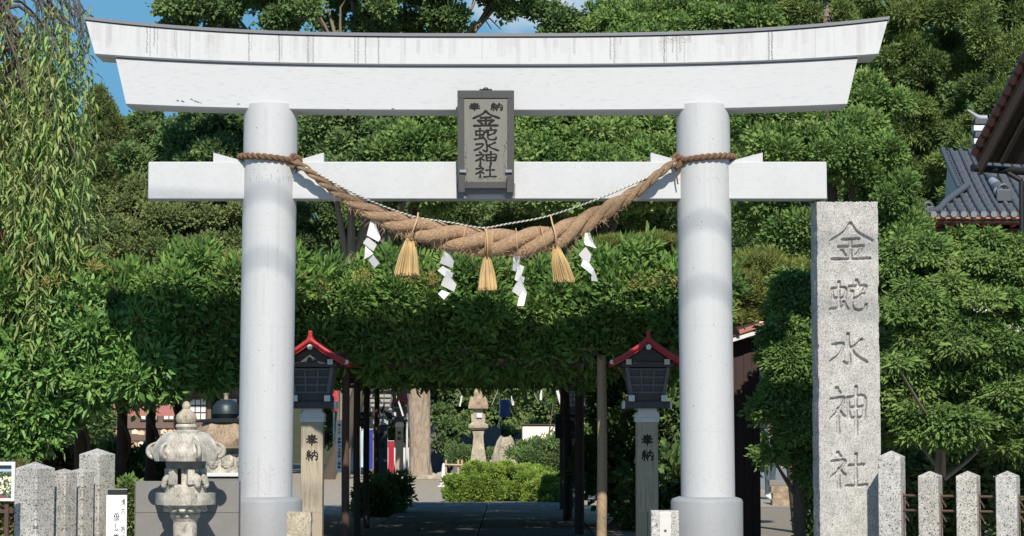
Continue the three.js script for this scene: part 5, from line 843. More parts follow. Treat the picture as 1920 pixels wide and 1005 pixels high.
{
  const A = at(1828, 303, -2.5), al = 25 * Math.PI / 180, e = V(Math.cos(al), 0, -Math.sin(al)), r = V(Math.sin(al), 0, Math.cos(al)), tb = Math.tan(46 * Math.PI / 180), o = thing('near_building', 'dark eave and brown tiled verge of a near building at the right edge', 'building');
  const P = (u, v, dy = 0) => A.clone().addScaledVector(e, u).addScaledVector(r, v).add(V(0, v * tb + dy, 0));   // u along the eave, v up the slope
  const Lr = 2.6, Le = 6;
  const dark = std({ color: lin(0.055, 0.040, 0.033), map: rep(woodMap, 0.8), roughness: 0.8 });
  mesh('roof_deck', slab([P(0.03, 0), P(Le, 0), P(Le, Lr), P(0.03, Lr)], V(0, 0.10, 0)), dark, o);
  mesh('far_roof_slope', slab([P(0.03, Lr), P(Le, Lr), P(Le, Lr).addScaledVector(r, Lr).add(V(0, -Lr * tb, 0)), P(0.03, Lr).addScaledVector(r, Lr).add(V(0, -Lr * tb, 0))], V(0, 0.10, 0)), dark, o);
  for (let i = 0; i < 24; i++) { const v0 = i / 24 * Lr, v1 = (i + 1) / 24 * Lr; mesh('verge_tile', bar(P(0, v0, 0.085), P(0, v1, 0.10), 0.062, 9, 0.05), M.tileBrown, o); }
  for (let i = 0; i < 9; i++) mesh('rafter', plank(P(0.35 + i * 0.6, 0.05, -0.045), P(0.35 + i * 0.6, Lr - 0.1, -0.045), 0.06, 0.08), dark, o);
  mesh('barge_board', slab([P(0.06, 0, -0.16), P(0.06, Lr, -0.16), P(0.06, Lr, 0.02), P(0.06, 0, 0.02)], e.clone().multiplyScalar(0.04)), dark, o);
  mesh('gutter', bar(P(0.0, -0.05, -0.02), P(Le, -0.05, -0.06), 0.05, 10), M.black, o);
  const d0 = P(0.52, -0.05, -0.05), d1 = P(0.62, 0.1, -0.32), d2 = V(d1.x, 0, d1.z); mesh('downpipe', [bar(d0, d1, 0.032, 10), bar(d1, d2, 0.032, 10)], M.black, o);
  const w0 = P(0.95, 0.75), w1 = P(Le, 0.75), w2 = P(Le, 3.9), w3 = P(0.95, 3.9); for (const q of [w0, w1, w2, w3]) q.y = 0;
  mesh('wall', slab([w0, w1, w2, w3], V(0, A.y + 0.6, 0)), M.woodBrown, o);
  seat(o, w0.x, 0, w0.z);
}
// overhead cables out of frame behind the viewer's side: their soft shadows cross the gate
{
  for (const [y, dz, sag, lab] of [[4.27, 17, 0.5, 'black overhead cable before the gate, the upper one'], [3.50, 18.5, 0.45, 'black overhead cable before the gate, the lower one']]) {
    const k = Math.tan(SUN_EL) / Math.cos(SUN_AZ), Y = y + dz * k, sx = dz * Math.tan(SUN_AZ), o = thing('overhead_cable', lab, 'cable', 'overhead cables'), pts = []; for (let i = -8; i <= 8; i++) pts.push(V(i * 2.5 + sx, Y - sag * (1 - (i / 8) ** 2) - i * 0.16, dz)); mesh('cable', tube(pts, 0.026, 0.026, 60, 8), M.black, o);
    for (const s of [-1, 1]) mesh('pole', bar(V(s * 20 + sx, 0, dz + 0.1), V(s * 20 + sx, Y + 2, dz + 0.1), 0.15, 12), M.greyPaint, o);
    seat(o, sx, 0, dz);
  }
}

// ------------------------------------------------------------------ foliage
const leafMat = (rough = 0.95, tr = 0.28) => new THREE.MeshPhysicalMaterial({ color: 0xffffff, roughness: rough, transmission: tr, thickness: 0, side: THREE.DoubleSide, specularIntensity: 0.5 });
const ML = { soft: leafMat(), gloss: std({ color: 0xffffff, roughness: 0.55, side: THREE.DoubleSide }), stem: std({ color: lin(0.12, 0.10, 0.05), roughness: 0.9 }) };
// one leaf: folded along its midrib; four faces (near) or two (far)
function leafAt(out, p, dir, side, len, wid, fold, near) {
  const s = side.clone().sub(dir.clone().multiplyScalar(side.dot(dir))).normalize(), n = s.clone().cross(dir).normalize(), q = (u, v, h) => p.clone().addScaledVector(dir, u * len).addScaledVector(s, v * wid).addScaledVector(n, h * wid);
  if (near) { const b = q(0, 0, 0), l1 = q(0.35, -0.5, fold), l2 = q(0.7, -0.36, fold * 0.8), t = q(1, 0, -fold * 0.4), r1 = q(0.35, 0.5, fold), r2 = q(0.7, 0.36, fold * 0.8), m = q(0.55, 0, 0); for (const [A, B, C] of [[b, m, l1], [l1, m, l2], [l2, m, t], [b, r1, m], [r1, r2, m], [r2, t, m]]) out.push(A, B, C); }
  else { const b = q(0, 0, 0), l = q(0.45, -0.5, fold), t = q(1, 0, 0), r = q(0.45, 0.5, fold); out.push(b, t, l, b, r, t); }
}
function soup(out) { const g = new THREE.BufferGeometry(); g.setAttribute('position', new THREE.Float32BufferAttribute(out.flatMap((v) => [v.x, v.y, v.z]), 3)); g.computeVertexNormals(); return g; }
const udir = () => { const z = rr(-1, 1), a = rr(0, 2 * Math.PI), r = Math.sqrt(1 - z * z); return V(r * Math.cos(a), z, r * Math.sin(a)); };
function clump(n, R, len, wid, { flat = 1, droop = 0, up = 0.3, near = false, fold = 0.25 } = {}) {
  const out = []; for (let i = 0; i < n; i++) { const d = udir(); d.y = d.y * flat + up * 0.5; const p = d.clone().multiplyScalar(R * Math.pow(rnd(), 0.6)); const dir = d.clone().add(V(rr(-.6, .6), rr(-.5, .5) - droop, rr(-.6, .6))).normalize(); leafAt(out, p, dir, udir(), len * rr(0.7, 1.2), wid * rr(0.75, 1.2), fold, near); } return soup(out);
}
const K = {
  broad: [0, 1, 2, 3, 4].map(() => clump(34, 0.28, 0.155, 0.115, { up: 0.5 })),
  fine: [0, 1, 2, 3, 4].map(() => clump(38, 0.28, 0.125, 0.070, { up: 0.5 })),
  wisteria: [0, 1, 2, 3, 4].map(() => clump(22, 0.16, 0.115, 0.042, { up: 0.6, near: true })),
  bigleaf: [0, 1, 2, 3, 4].map(() => clump(20, 0.17, 0.12, 0.048, { up: 0.2, droop: 0.25, near: true })),
  maple: [0, 1, 2, 3, 4].map(() => clump(36, 0.20, 0.072, 0.028, { flat: 0.22, up: 0.1, droop: 0.22, near: true })),
  cedar: [0, 1, 2, 3, 4].map(() => clump(56, 0.24, 0.13, 0.045, { up: 0.6, droop: -0.1 })),
  box: [0, 1].map(() => clump(22, 0.085, 0.06, 0.034, { up: 0.6 })),
  pine: [0, 1].map(() => { const out = []; for (let i = 0; i < 40; i++) { const d = udir(); d.y = Math.abs(d.y) + 0.35; d.normalize(); leafAt(out, V(rr(-.08, .08), rr(-.03, .03), rr(-.08, .08)), d, udir(), rr(0.09, 0.15), 0.016, 0.1, false); } return soup(out); }),
};
const lit = () => { const d = udir(); if (d.y < -0.15 && rnd() < 0.7) d.y *= -1; return d; };
// leaves over a set of ellipsoids, gathered in sub-clumps on each one's shell
function foliage(parent, name, geos, mat, ells, count, { sub = 20, subR = 0.28, scale = [0.8, 1.25], tints, up = 0.35, hollow = 0.5, front = 0.75, keep = null, yel = 0, yelTint = [0.2, 0.18, 0.05] } = {}) {
  const W = ells.map((e) => e.r.x * e.r.y + e.r.x * e.r.z * 0.4), tot = W.reduce((a, b) => a + b, 0), m4 = new THREE.Matrix4(), q = new THREE.Quaternion(), q2 = new THREE.Quaternion(), lists = geos.map(() => []);
  ells.forEach((e, ei) => {
    const subs = []; for (let i = 0; i < sub; i++) { let d = udir(); if (d.z < -0.35 && rnd() < front) d.z *= -1; subs.push([d.clone().multiply(e.r).multiplyScalar(rr(0.55, 1.14)).add(e.c), rnd(), rr(0.5, 1.4)]); }
    const n = Math.round(count * W[ei] / tot); let made = 0, tries = 0;
    while (made < n && tries++ < n * 12) {
      const [sc, tn, sr] = subs[Math.floor(rnd() * sub)], d = lit(), p = sc.clone().add(d.clone().multiply(V(e.r.x, Math.min(e.r.y, e.r.x), e.r.z)).multiplyScalar(subR * sr * Math.pow(rnd(), 0.4)));
      const o = p.clone().sub(e.c).divide(e.r); if (o.length() < hollow && rnd() < 0.85) continue; if (o.z < -0.5 && rnd() < front * 0.8) continue; if (keep && !keep(p)) continue;
      const dir = o.normalize().multiplyScalar(1 - up).add(d.multiplyScalar(0.35)).add(V(rr(-.3, .3), up + rr(-.2, .2), rr(-.3, .3))).normalize();
      q.setFromUnitVectors(V(0, 1, 0), dir); q2.setFromAxisAngle(V(0, 1, 0), rr(0, 6.28)); q.multiply(q2); const s = rr(...scale); m4.compose(p, q, V(s, s, s));
      const ti = clamp(tn * 0.7 + rr(-.1, .4), 0, 0.999) * (tints.length - 1), a = tints[Math.floor(ti)], b = tints[Math.min(tints.length - 1, Math.floor(ti) + 1)], k = ti % 1, j = rr(0.75, 1.25) * 1.7, yy = yel && rnd() < yel ? 0.8 : 0;
      lists[Math.floor(rnd() * geos.length)].push([m4.clone(), [0, 1, 2].map((c) => lerp(lerp(a[c], b[c], k) * j, yelTint[c], yy))]); made++;
    }
  });
  lists.forEach((l, i) => { if (!l.length) return; const im = new THREE.InstancedMesh(geos[i], mat, l.length); l.forEach(([m, c], k) => { im.setMatrixAt(k, m); im.setColorAt(k, lin(...c)); }); im.name = name; im.castShadow = im.receiveShadow = true; im.userData.kind = 'stuff'; parent.add(im); });
}
const ell = (px, py, rx, ry, z, rz = 1) => { const k = S(z); return { c: at(px, py, z), r: V(rx / k, ry / k, rx * rz / k) }; };
function tree(name, label, category, { trunk, r0 = 0.25, ells, geos, count, mat = ML.soft, bark = M.bark, limbs = true, ...o }, group) {
  const t = thing(name, label, category, group), base = trunk, gs = [];
  const mean = ells.reduce((a, e) => a.add(e.c), V()).multiplyScalar(1 / ells.length), topY = Math.max(...ells.map((e) => e.c.y));
  gs.push(tube([base, base.clone().lerp(mean, 0.35).add(V(rr(-.2, .2) * r0, 0, 0)), V(lerp(base.x, mean.x, 0.8), lerp(base.y, topY, 0.75), lerp(base.z, mean.z, 0.8)), V(mean.x, topY, mean.z)], r0, r0 * 0.25, 14, 9));
  if (limbs) for (const e of ells) { const s = V(lerp(base.x, mean.x, 0.6), lerp(base.y, Math.min(topY, e.c.y), 0.62), lerp(base.z, mean.z, 0.6)); gs.push(tube([s, s.clone().lerp(e.c, 0.5).add(V(0, -0.1 * e.r.y, 0)), e.c.clone().add(V(0, e.r.y * 0.2, 0))], r0 * 0.45, r0 * 0.10, 8, 7)); for (let i = 0; i < 5; i++) { const d = udir().multiply(e.r).multiplyScalar(0.8).add(e.c); gs.push(tube([e.c.clone().lerp(s, 0.3), e.c.clone().lerp(d, 0.45), d], r0 * 0.16, r0 * 0.04, 5, 5)); } }
  mesh('trunk', metric(merge(gs)), bark, t); foliage(t, 'crown', geos, mat, ells, count, o); seat(t, base.x, base.y, base.z); return t;
}
const G0 = (px, z) => { const p = at(px, 800, z); p.y = 0; return p; };
const TN = {
  mid: [[0.050, 0.092, 0.028], [0.076, 0.126, 0.038], [0.112, 0.160, 0.052]],
  bright: [[0.060, 0.114, 0.026], [0.094, 0.158, 0.038], [0.142, 0.200, 0.056]],
  olive: [[0.062, 0.092, 0.026], [0.092, 0.122, 0.036], [0.130, 0.152, 0.052]],
  cedar: [[0.046, 0.080, 0.020], [0.092, 0.138, 0.034], [0.145, 0.192, 0.055]],
  wist: [[0.050, 0.108, 0.024], [0.085, 0.160, 0.034], [0.135, 0.208, 0.050]],
  weep: [[0.185, 0.265, 0.075], [0.26, 0.345, 0.105], [0.35, 0.43, 0.16]],
  box: [[0.095, 0.155, 0.022], [0.135, 0.205, 0.030], [0.180, 0.240, 0.045]],
  piney: [[0.075, 0.095, 0.022], [0.115, 0.135, 0.030], [0.155, 0.165, 0.040]],
};

// far wood ------------------------------------------------------------------
const WOOD = 'trees of the wood behind the gate';
tree('tall_broadleaf_tree', 'tall open tree whose branches rise above the gate lintel against the sky', 'tree', { trunk: G0(705, -52), r0: 0.42, bark: M.barkPale, geos: K.broad, count: 4300, tints: TN.mid, sub: 15, subR: 0.22, hollow: 0.1, ells: [ell(430, 25, 120, 52, -52), ell(610, 10, 120, 62, -50), ell(760, 20, 110, 60, -53), ell(890, 15, 105, 60, -51), ell(640, -110, 260, 80, -52), ell(960, -40, 70, 50, -52), ell(640, 250, 95, 50, -48), ell(800, 245, 75, 60, -49)] }, WOOD);
tree('broadleaf_tree', 'leafy tree between the left end of the tie beam and the left pillar', 'tree', { trunk: G0(385, -58), r0: 0.35, geos: K.broad, count: 4200, tints: TN.mid, ells: [ell(355, 280, 60, 58, -58), ell(430, 262, 60, 48, -57), ell(395, 240, 26, 26, -58), ell(330, 340, 95, 75, -57), ell(420, 340, 90, 70, -56)] }, WOOD);
tree('broadleaf_tree', 'tree with a thin twiggy top against the sky below the left lintel end', 'tree', { trunk: G0(300, -64), r0: 0.3, geos: K.broad, count: 2200, tints: TN.mid, ells: [ell(272, 262, 36, 28, -64), ell(275, 236, 24, 20, -64), ell(285, 330, 70, 60, -63)] }, WOOD);
tree('conifer_tree', 'pointed dark conifer beside the weeping tree, tip against the sky', 'tree', { trunk: G0(195, -60), r0: 0.35, geos: K.cedar, count: 4000, tints: TN.olive, limbs: false, ells: [ell(192, 200, 20, 26, -60), ell(200, 250, 36, 45, -60), ell(205, 330, 52, 60, -60), ell(210, 420, 66, 70, -60), ell(120, 330, 60, 90, -60)] }, WOOD);
tree('conifer_tree', 'small far conifer tip between two treetops left of the left pillar', 'tree', { trunk: G0(320, -90), r0: 0.3, geos: K.cedar, count: 1000, tints: TN.mid, limbs: false, ells: [ell(320, 245, 9, 18, -90), ell(321, 285, 20, 34, -90), ell(322, 340, 32, 40, -90)] }, WOOD);
tree('broadleaf_tree', 'dull olive tree filling the space left of the left pillar', 'tree', { trunk: G0(330, -44), r0: 0.35, geos: K.broad, count: 4600, sub: 18, subR: 0.2, scale: [0.55, 0.95], tints: TN.olive, ells: [ell(300, 430, 110, 75, -44), ell(410, 420, 85, 70, -44), ell(230, 480, 90, 60, -43), ell(380, 490, 90, 55, -42), ell(250, 380, 70, 60, -45)] }, WOOD);
tree('broadleaf_tree', 'tree seen between tie beam and lintel just right of the left pillar', 'tree', { trunk: G0(640, -46), r0: 0.3, bark: M.barkPale, geos: K.broad, count: 3000, tints: TN.mid, ells: [ell(610, 255, 70, 48, -45), ell(720, 285, 80, 40, -46), ell(660, 330, 100, 50, -45)] }, WOOD);
tree('broadleaf_tree', 'bright leafy tree seen just left of the name plaque', 'tree', { trunk: G0(620, -46), r0: 0.3, geos: K.broad, count: 2600, tints: TN.bright, ells: [ell(830, 255, 60, 48, -45), ell(790, 300, 70, 40, -44), ell(850, 340, 80, 50, -44)] }, WOOD);
tree('broadleaf_tree', 'bright bushy tree seen right of the plaque between lintel and tie beam', 'tree', { trunk: G0(1070, -45), r0: 0.34, geos: K.broad, count: 5200, tints: TN.bright, ells: [ell(1010, 255, 75, 48, -45), ell(1110, 262, 85, 50, -45), ell(1210, 260, 85, 50, -45), ell(1060, 330, 120, 60, -44), ell(1190, 330, 120, 60, -44)] }, WOOD);
tree('broadleaf_tree', 'low green tree seen below the tie beam right of the plaque', 'tree', { trunk: G0(1190, -50), r0: 0.28, geos: K.fine, count: 3400, tints: TN.mid, ells: [ell(1000, 400, 70, 40, -50), ell(1110, 410, 100, 55, -50), ell(1220, 430, 70, 50, -50), ell(960, 450, 60, 35, -50)] }, WOOD);
tree('broadleaf_tree', 'shaded tree with pale twigs below the tie beam right of left pillar', 'tree', { trunk: G0(640, -57), r0: 0.3, bark: M.barkPale, geos: K.fine, count: 2300, tints: TN.mid, sub: 14, ells: [ell(590, 410, 60, 40, -57), ell(700, 420, 80, 40, -57), ell(800, 420, 80, 45, -57), ell(880, 405, 60, 40, -57), ell(640, 490, 110, 40, -57)] }, WOOD);
tree('broadleaf_tree', 'green tree with rounded top rising over the lintel at centre right', 'tree', { trunk: G0(1060, -62), r0: 0.3, geos: K.broad, count: 2600, tints: TN.mid, ells: [ell(1055, 50, 36, 34, -62), ell(1075, 110, 60, 50, -62), ell(1130, 60, 46, 44, -62), ell(1050, 180, 90, 60, -62)] }, WOOD);
tree('broadleaf_tree', 'bright green hedge-like treetop along the lintel right of centre', 'tree', { trunk: G0(1280, -60), r0: 0.35, geos: K.broad, count: 4600, tints: TN.bright, ells: [ell(1190, 45, 70, 32, -60), ell(1290, 52, 90, 28, -60), ell(1380, 60, 80, 30, -60), ell(1300, 140, 170, 70, -61)] }, WOOD);
for (const [px, z, w, n, lab] of [[1235, -72, 95, 1900, 'tall olive cedar above the lintel nearest the sky gap'], [1400, -70, 105, 2100, 'tall olive cedar above the right part of the lintel'], [1555, -66, 105, 2300, 'tall cedar behind the right end of the lintel'], [1705, -58, 105, 3000, 'big dark cedar just right of the lintel end'], [1860, -56, 110, 3000, 'big cedar with yellow green tufts at the top right corner']]) {
  const el = []; for (let i = 0; i < 7; i++) el.push(ell(px + (i % 2 ? 14 : -14), -150 + i * 95, w * (0.62 + i * 0.07), 62, z, 0.9)); if (px > 1600) el.push(ell(px, 520, w * 0.9, 60, z));
  tree('cedar_tree', lab, 'tree', { trunk: G0(px, z), r0: 0.5, bark: M.barkPale, geos: K.cedar, count: n, tints: TN.cedar, limbs: false, sub: 17, subR: 0.19, scale: [0.9, 1.7], up: 0.3, hollow: 0.5, ells: el }, 'cedars on the right');
}
tree('layered_tree', 'bright layered tree right of the right pillar above the carved stone', 'tree', { trunk: G0(1600, -30), r0: 0.25, geos: K.fine, count: 3000, tints: TN.bright, sub: 11, subR: 0.2, hollow: 0.2, ells: [ell(1440, 245, 80, 40, -31), ell(1560, 235, 80, 45, -31), ell(1610, 290, 80, 50, -30), ell(1480, 290, 90, 35, -30), ell(1640, 370, 55, 50, -30), ell(1420, 400, 60, 30, -31), ell(1500, 440, 50, 40, -30), ell(1680, 460, 50, 70, -30), ell(1620, 200, 60, 40, -32)] }, WOOD);
tree('broadleaf_tree', 'dark tree standing in shade behind the carved stone pillar', 'tree', { trunk: G0(1520, -38), r0: 0.3, geos: K.broad, count: 3000, tints: TN.mid, ells: [ell(1450, 350, 100, 60, -40), ell(1560, 420, 110, 70, -40), ell(1440, 460, 90, 50, -40)] }, WOOD);
// a far wall of trees on the hillside that reads as one mass
{
  const g = new THREE.Group(); g.name = 'hillside_wood'; g.userData = { kind: 'stuff', label: 'dark mass of far woodland filling the hillside', category: 'woodland' }; scene.add(g);
  const el = []; for (let i = 0; i < 26; i++) { const px = -150 + i * 90, right = px > 1130; for (let j = 0; j < (right ? 8 : 3); j++) el.push(ell(px + rr(-30, 30), (right ? -20 : 345) + j * 80 + rr(-12, 12), 75, 55, -84 - rr(0, 6))); }
  for (let i = 0; i < 22; i++) el.push(ell(-100 + i * 100 + rr(-30, 30), 560 + rr(-30, 30), 85, 80, -66)), el.push(ell(-60 + i * 100 + rr(-30, 30), 690 + rr(-30, 30), 85, 70, -64));
  foliage(g, 'far_crowns', K.broad, ML.soft, el, 7500, { sub: 9, scale: [1.6, 2.8], tints: TN.mid });
}
{ const ot = scene.children.find((o) => o.name === 'old_tree'); foliage(ot, 'crown', K.broad, ML.soft, [ell(787, 540, 80, 45, -48), ell(730, 570, 60, 36, -48), ell(840, 570, 60, 36, -48)], 900, { tints: TN.mid }); seat(ot, at(787, 893, -48).x, 0, -48); }
// clipped conifers and shrubs at middle distance
tree('clipped_conifer', 'cloud clipped conifer left of the right pillar above the canopy', 'tree', { trunk: G0(1215, -24), r0: 0.14, bark: M.barkPale, geos: K.pine, count: 3600, tints: TN.piney, sub: 34, up: 0.75, ells: [ell(1235, 466, 50, 20, -24), ell(1160, 478, 44, 28, -24), ell(1150, 515, 70, 26, -24), ell(1240, 512, 60, 18, -24)] }, 'cloud clipped conifers');
tree('clipped_conifer', 'rounded yellow green clipped conifer between right pillar and carved stone', 'tree', { trunk: G0(1500, -10), r0: 0.14, geos: K.pine, count: 4200, tints: TN.piney, sub: 40, up: 0.8, ells: [ell(1440, 535, 78, 48, -10), ell(1400, 580, 60, 30, -10), ell(1490, 560, 50, 50, -10)] }, 'cloud clipped conifers');
const SHR = 'leafy shrubs right of the gate';
tree('maple_shrub', 'dense green layered shrub behind the right granite fence', 'shrub', { trunk: at(1745, 880, -1.9).setY(0), r0: 0.075, bark: M.barkPale, geos: K.maple, count: 6000, tints: TN.bright, sub: 26, subR: 0.2, hollow: 0.45, up: 0.85, ells: [ell(1720, 500, 80, 60, -2.2), ell(1840, 490, 90, 55, -2.2), ell(1700, 610, 75, 70, -1.6), ell(1820, 600, 100, 75, -1.7), ell(1905, 540, 60, 80, -2), ell(1720, 715, 85, 60, -1.8), ell(1850, 720, 90, 60, -1.8), ell(1790, 660, 100, 60, -1.6), ell(1880, 800, 60, 50, -2), ell(1690, 780, 50, 40, -2.2), ell(1770, 790, 70, 42, -1.5), ell(1678, 680, 8, 8, -0.05)] }, SHR);
tree('maple_shrub', 'green shrub with drooping sprays between the shed and carved stone', 'shrub', { trunk: at(1500, 880, -3).setY(0), r0: 0.08, geos: K.maple, count: 2300, tints: TN.bright, sub: 20, subR: 0.24, up: 0.8, ells: [ell(1480, 640, 46, 50, -3.2), ell(1500, 560, 40, 50, -3.4), ell(1482, 715, 36, 44, -3), ell(1510, 790, 40, 60, -3), ell(1452, 768, 26, 16, -2.9), ell(1444, 852, 14, 8, -2.9), ell(1518, 860, 18, 60, -3.1)] }, SHR);
tree('background_shrub', 'sunlit shrub seen through the right trellis posts', 'shrub', { trunk: G0(1130, -26), r0: 0.08, geos: K.fine, count: 900, tints: TN.bright, scale: [0.5, 0.8], ells: [ell(1105, 800, 24, 50, -26), ell(1150, 760, 40, 40, -27), ell(1100, 870, 20, 36, -25), ell(1240, 720, 24, 40, -26)] });
tree('background_shrub', 'dark shaded shrub filling the space behind the right wooden lantern', 'shrub', { trunk: G0(1200, -12), r0: 0.1, geos: K.broad, count: 2100, tints: TN.mid, ells: [ell(1180, 880, 60, 90, -13), ell(1240, 800, 60, 100, -12), ell(1250, 930, 50, 60, -11), ell(1330, 850, 60, 120, -12), ell(1170, 760, 40, 50, -14)] });
tree('background_shrub', 'pale green shrub in front of the map board', 'shrub', { trunk: G0(1010, -36), r0: 0.05, geos: K.fine, count: 900, tints: TN.mid, scale: [0.4, 0.7], ells: [ell(1000, 855, 40, 22, -36), ell(1050, 850, 30, 26, -36), ell(1060, 760, 30, 40, -38)] });
tree('background_shrub', 'low green shrub left of the distant stone lantern', 'shrub', { trunk: G0(865, -42), r0: 0.05, geos: K.fine, count: 420, tints: TN.mid, scale: [0.4, 0.7], ells: [ell(865, 858, 24, 12, -42), ell(850, 848, 10, 8, -42), ell(925, 860, 12, 14, -42)] });
tree('background_shrub', 'dark round bush in shade at the foot of the rear left lantern', 'shrub', { trunk: G0(725, -17), r0: 0.05, geos: K.bigleaf, count: 520, tints: TN.mid, ells: [ell(728, 935, 30, 34, -17), ell(700, 945, 30, 36, -16.5)] });
tree('background_shrub', 'small bush with orange blossoms between white notice and grey wall', 'shrub', { trunk: at(246, 990, -0.3).setY(0), r0: 0.02, geos: K.box, count: 420, tints: TN.bright, yel: 0.16, yelTint: [0.5, 0.3, 0.12], ells: [ell(246, 960, 12, 42, -0.3), ell(244, 1020, 14, 40, -0.3)] });
tree('background_shrub', 'bush with orange tinged leaves behind the left granite fence', 'shrub', { trunk: G0(90, -6), r0: 0.05, geos: K.fine, count: 800, tints: TN.olive, yel: 0.3, yelTint: [0.30, 0.12, 0.03], scale: [0.5, 0.8], ells: [ell(110, 880, 50, 30, -8), ell(60, 900, 60, 60, -7), ell(20, 960, 40, 60, -3)] });
tree('background_shrub', 'green bush beside the votive racks behind the left posts', 'shrub', { trunk: G0(185, -22), r0: 0.05, geos: K.fine, count: 600, tints: TN.mid, scale: [0.5, 0.8], ells: [ell(175, 800, 26, 34, -22), ell(180, 840, 30, 24, -22)] });
tree('background_shrub', 'dark low undergrowth behind the right granite fence', 'shrub', { trunk: at(1780, 950, -3.4).setY(0), r0: 0.05, geos: K.bigleaf, count: 1500, tints: TN.mid, ells: [ell(1700, 930, 70, 90, -3.6), ell(1800, 920, 70, 80, -3.8), ell(1890, 930, 70, 90, -3.4), ell(1580, 930, 40, 90, -4), ell(1790, 840, 120, 50, -4.6), ell(1528, 950, 16, 80, -3.6)] });
tree('background_shrub', 'dark evergreen shrubs closing the view behind the rock garden', 'shrub', { trunk: G0(900, -63), r0: 0.1, geos: K.broad, count: 2200, tints: TN.mid, ells: [ell(820, 780, 60, 60, -63), ell(900, 770, 60, 60, -63), ell(990, 770, 60, 60, -63), ell(1070, 780, 60, 70, -62), ell(730, 780, 60, 60, -64), ell(640, 790, 60, 60, -64), ell(860, 830, 70, 40, -61), ell(980, 830, 70, 40, -61)] });
tree('background_shrub', 'low shrub in the shade under the trellis behind the stone lanterns', 'shrub', { trunk: G0(300, -11), r0: 0.05, geos: K.bigleaf, count: 900, tints: TN.mid, ells: [ell(245, 885, 60, 40, -11), ell(330, 880, 60, 44, -12), ell(420, 870, 50, 44, -13), ell(170, 890, 40, 30, -10)] });
// clipped azalea mounds
for (const [lab, list, n] of [['large clipped azalea mound left of the path end', [[898, 925, 54, 47, -24]], 2600], ['broad clipped azalea mound in the middle of the hedge group', [[975, 925, 72, 46, -24.6]], 3400], ['small clipped azalea mound nearest the right trellis post', [[1032, 935, 42, 34, -22.8]], 1700]]) {
  const e = list.map(([px, py, rx, ry, z]) => { const q = ell(px, py, rx, ry, z); q.c.y = Math.max(0.12, q.c.y); return q; });
  const t = thing('clipped_hedge', lab, 'hedge', 'clipped azalea mounds'); const c = e[0];
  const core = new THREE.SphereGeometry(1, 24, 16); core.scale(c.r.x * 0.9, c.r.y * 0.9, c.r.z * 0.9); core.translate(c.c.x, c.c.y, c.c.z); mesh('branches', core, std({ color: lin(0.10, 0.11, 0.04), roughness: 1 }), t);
  foliage(t, 'leaves', K.box, ML.soft, e, n * 1.3, { sub: 160, subR: 0.13, tints: TN.box, hollow: 0.85, scale: [0.6, 1.05], keep: (p) => p.y > 0 }); seat(t, c.c.x, 0, c.c.z);
}

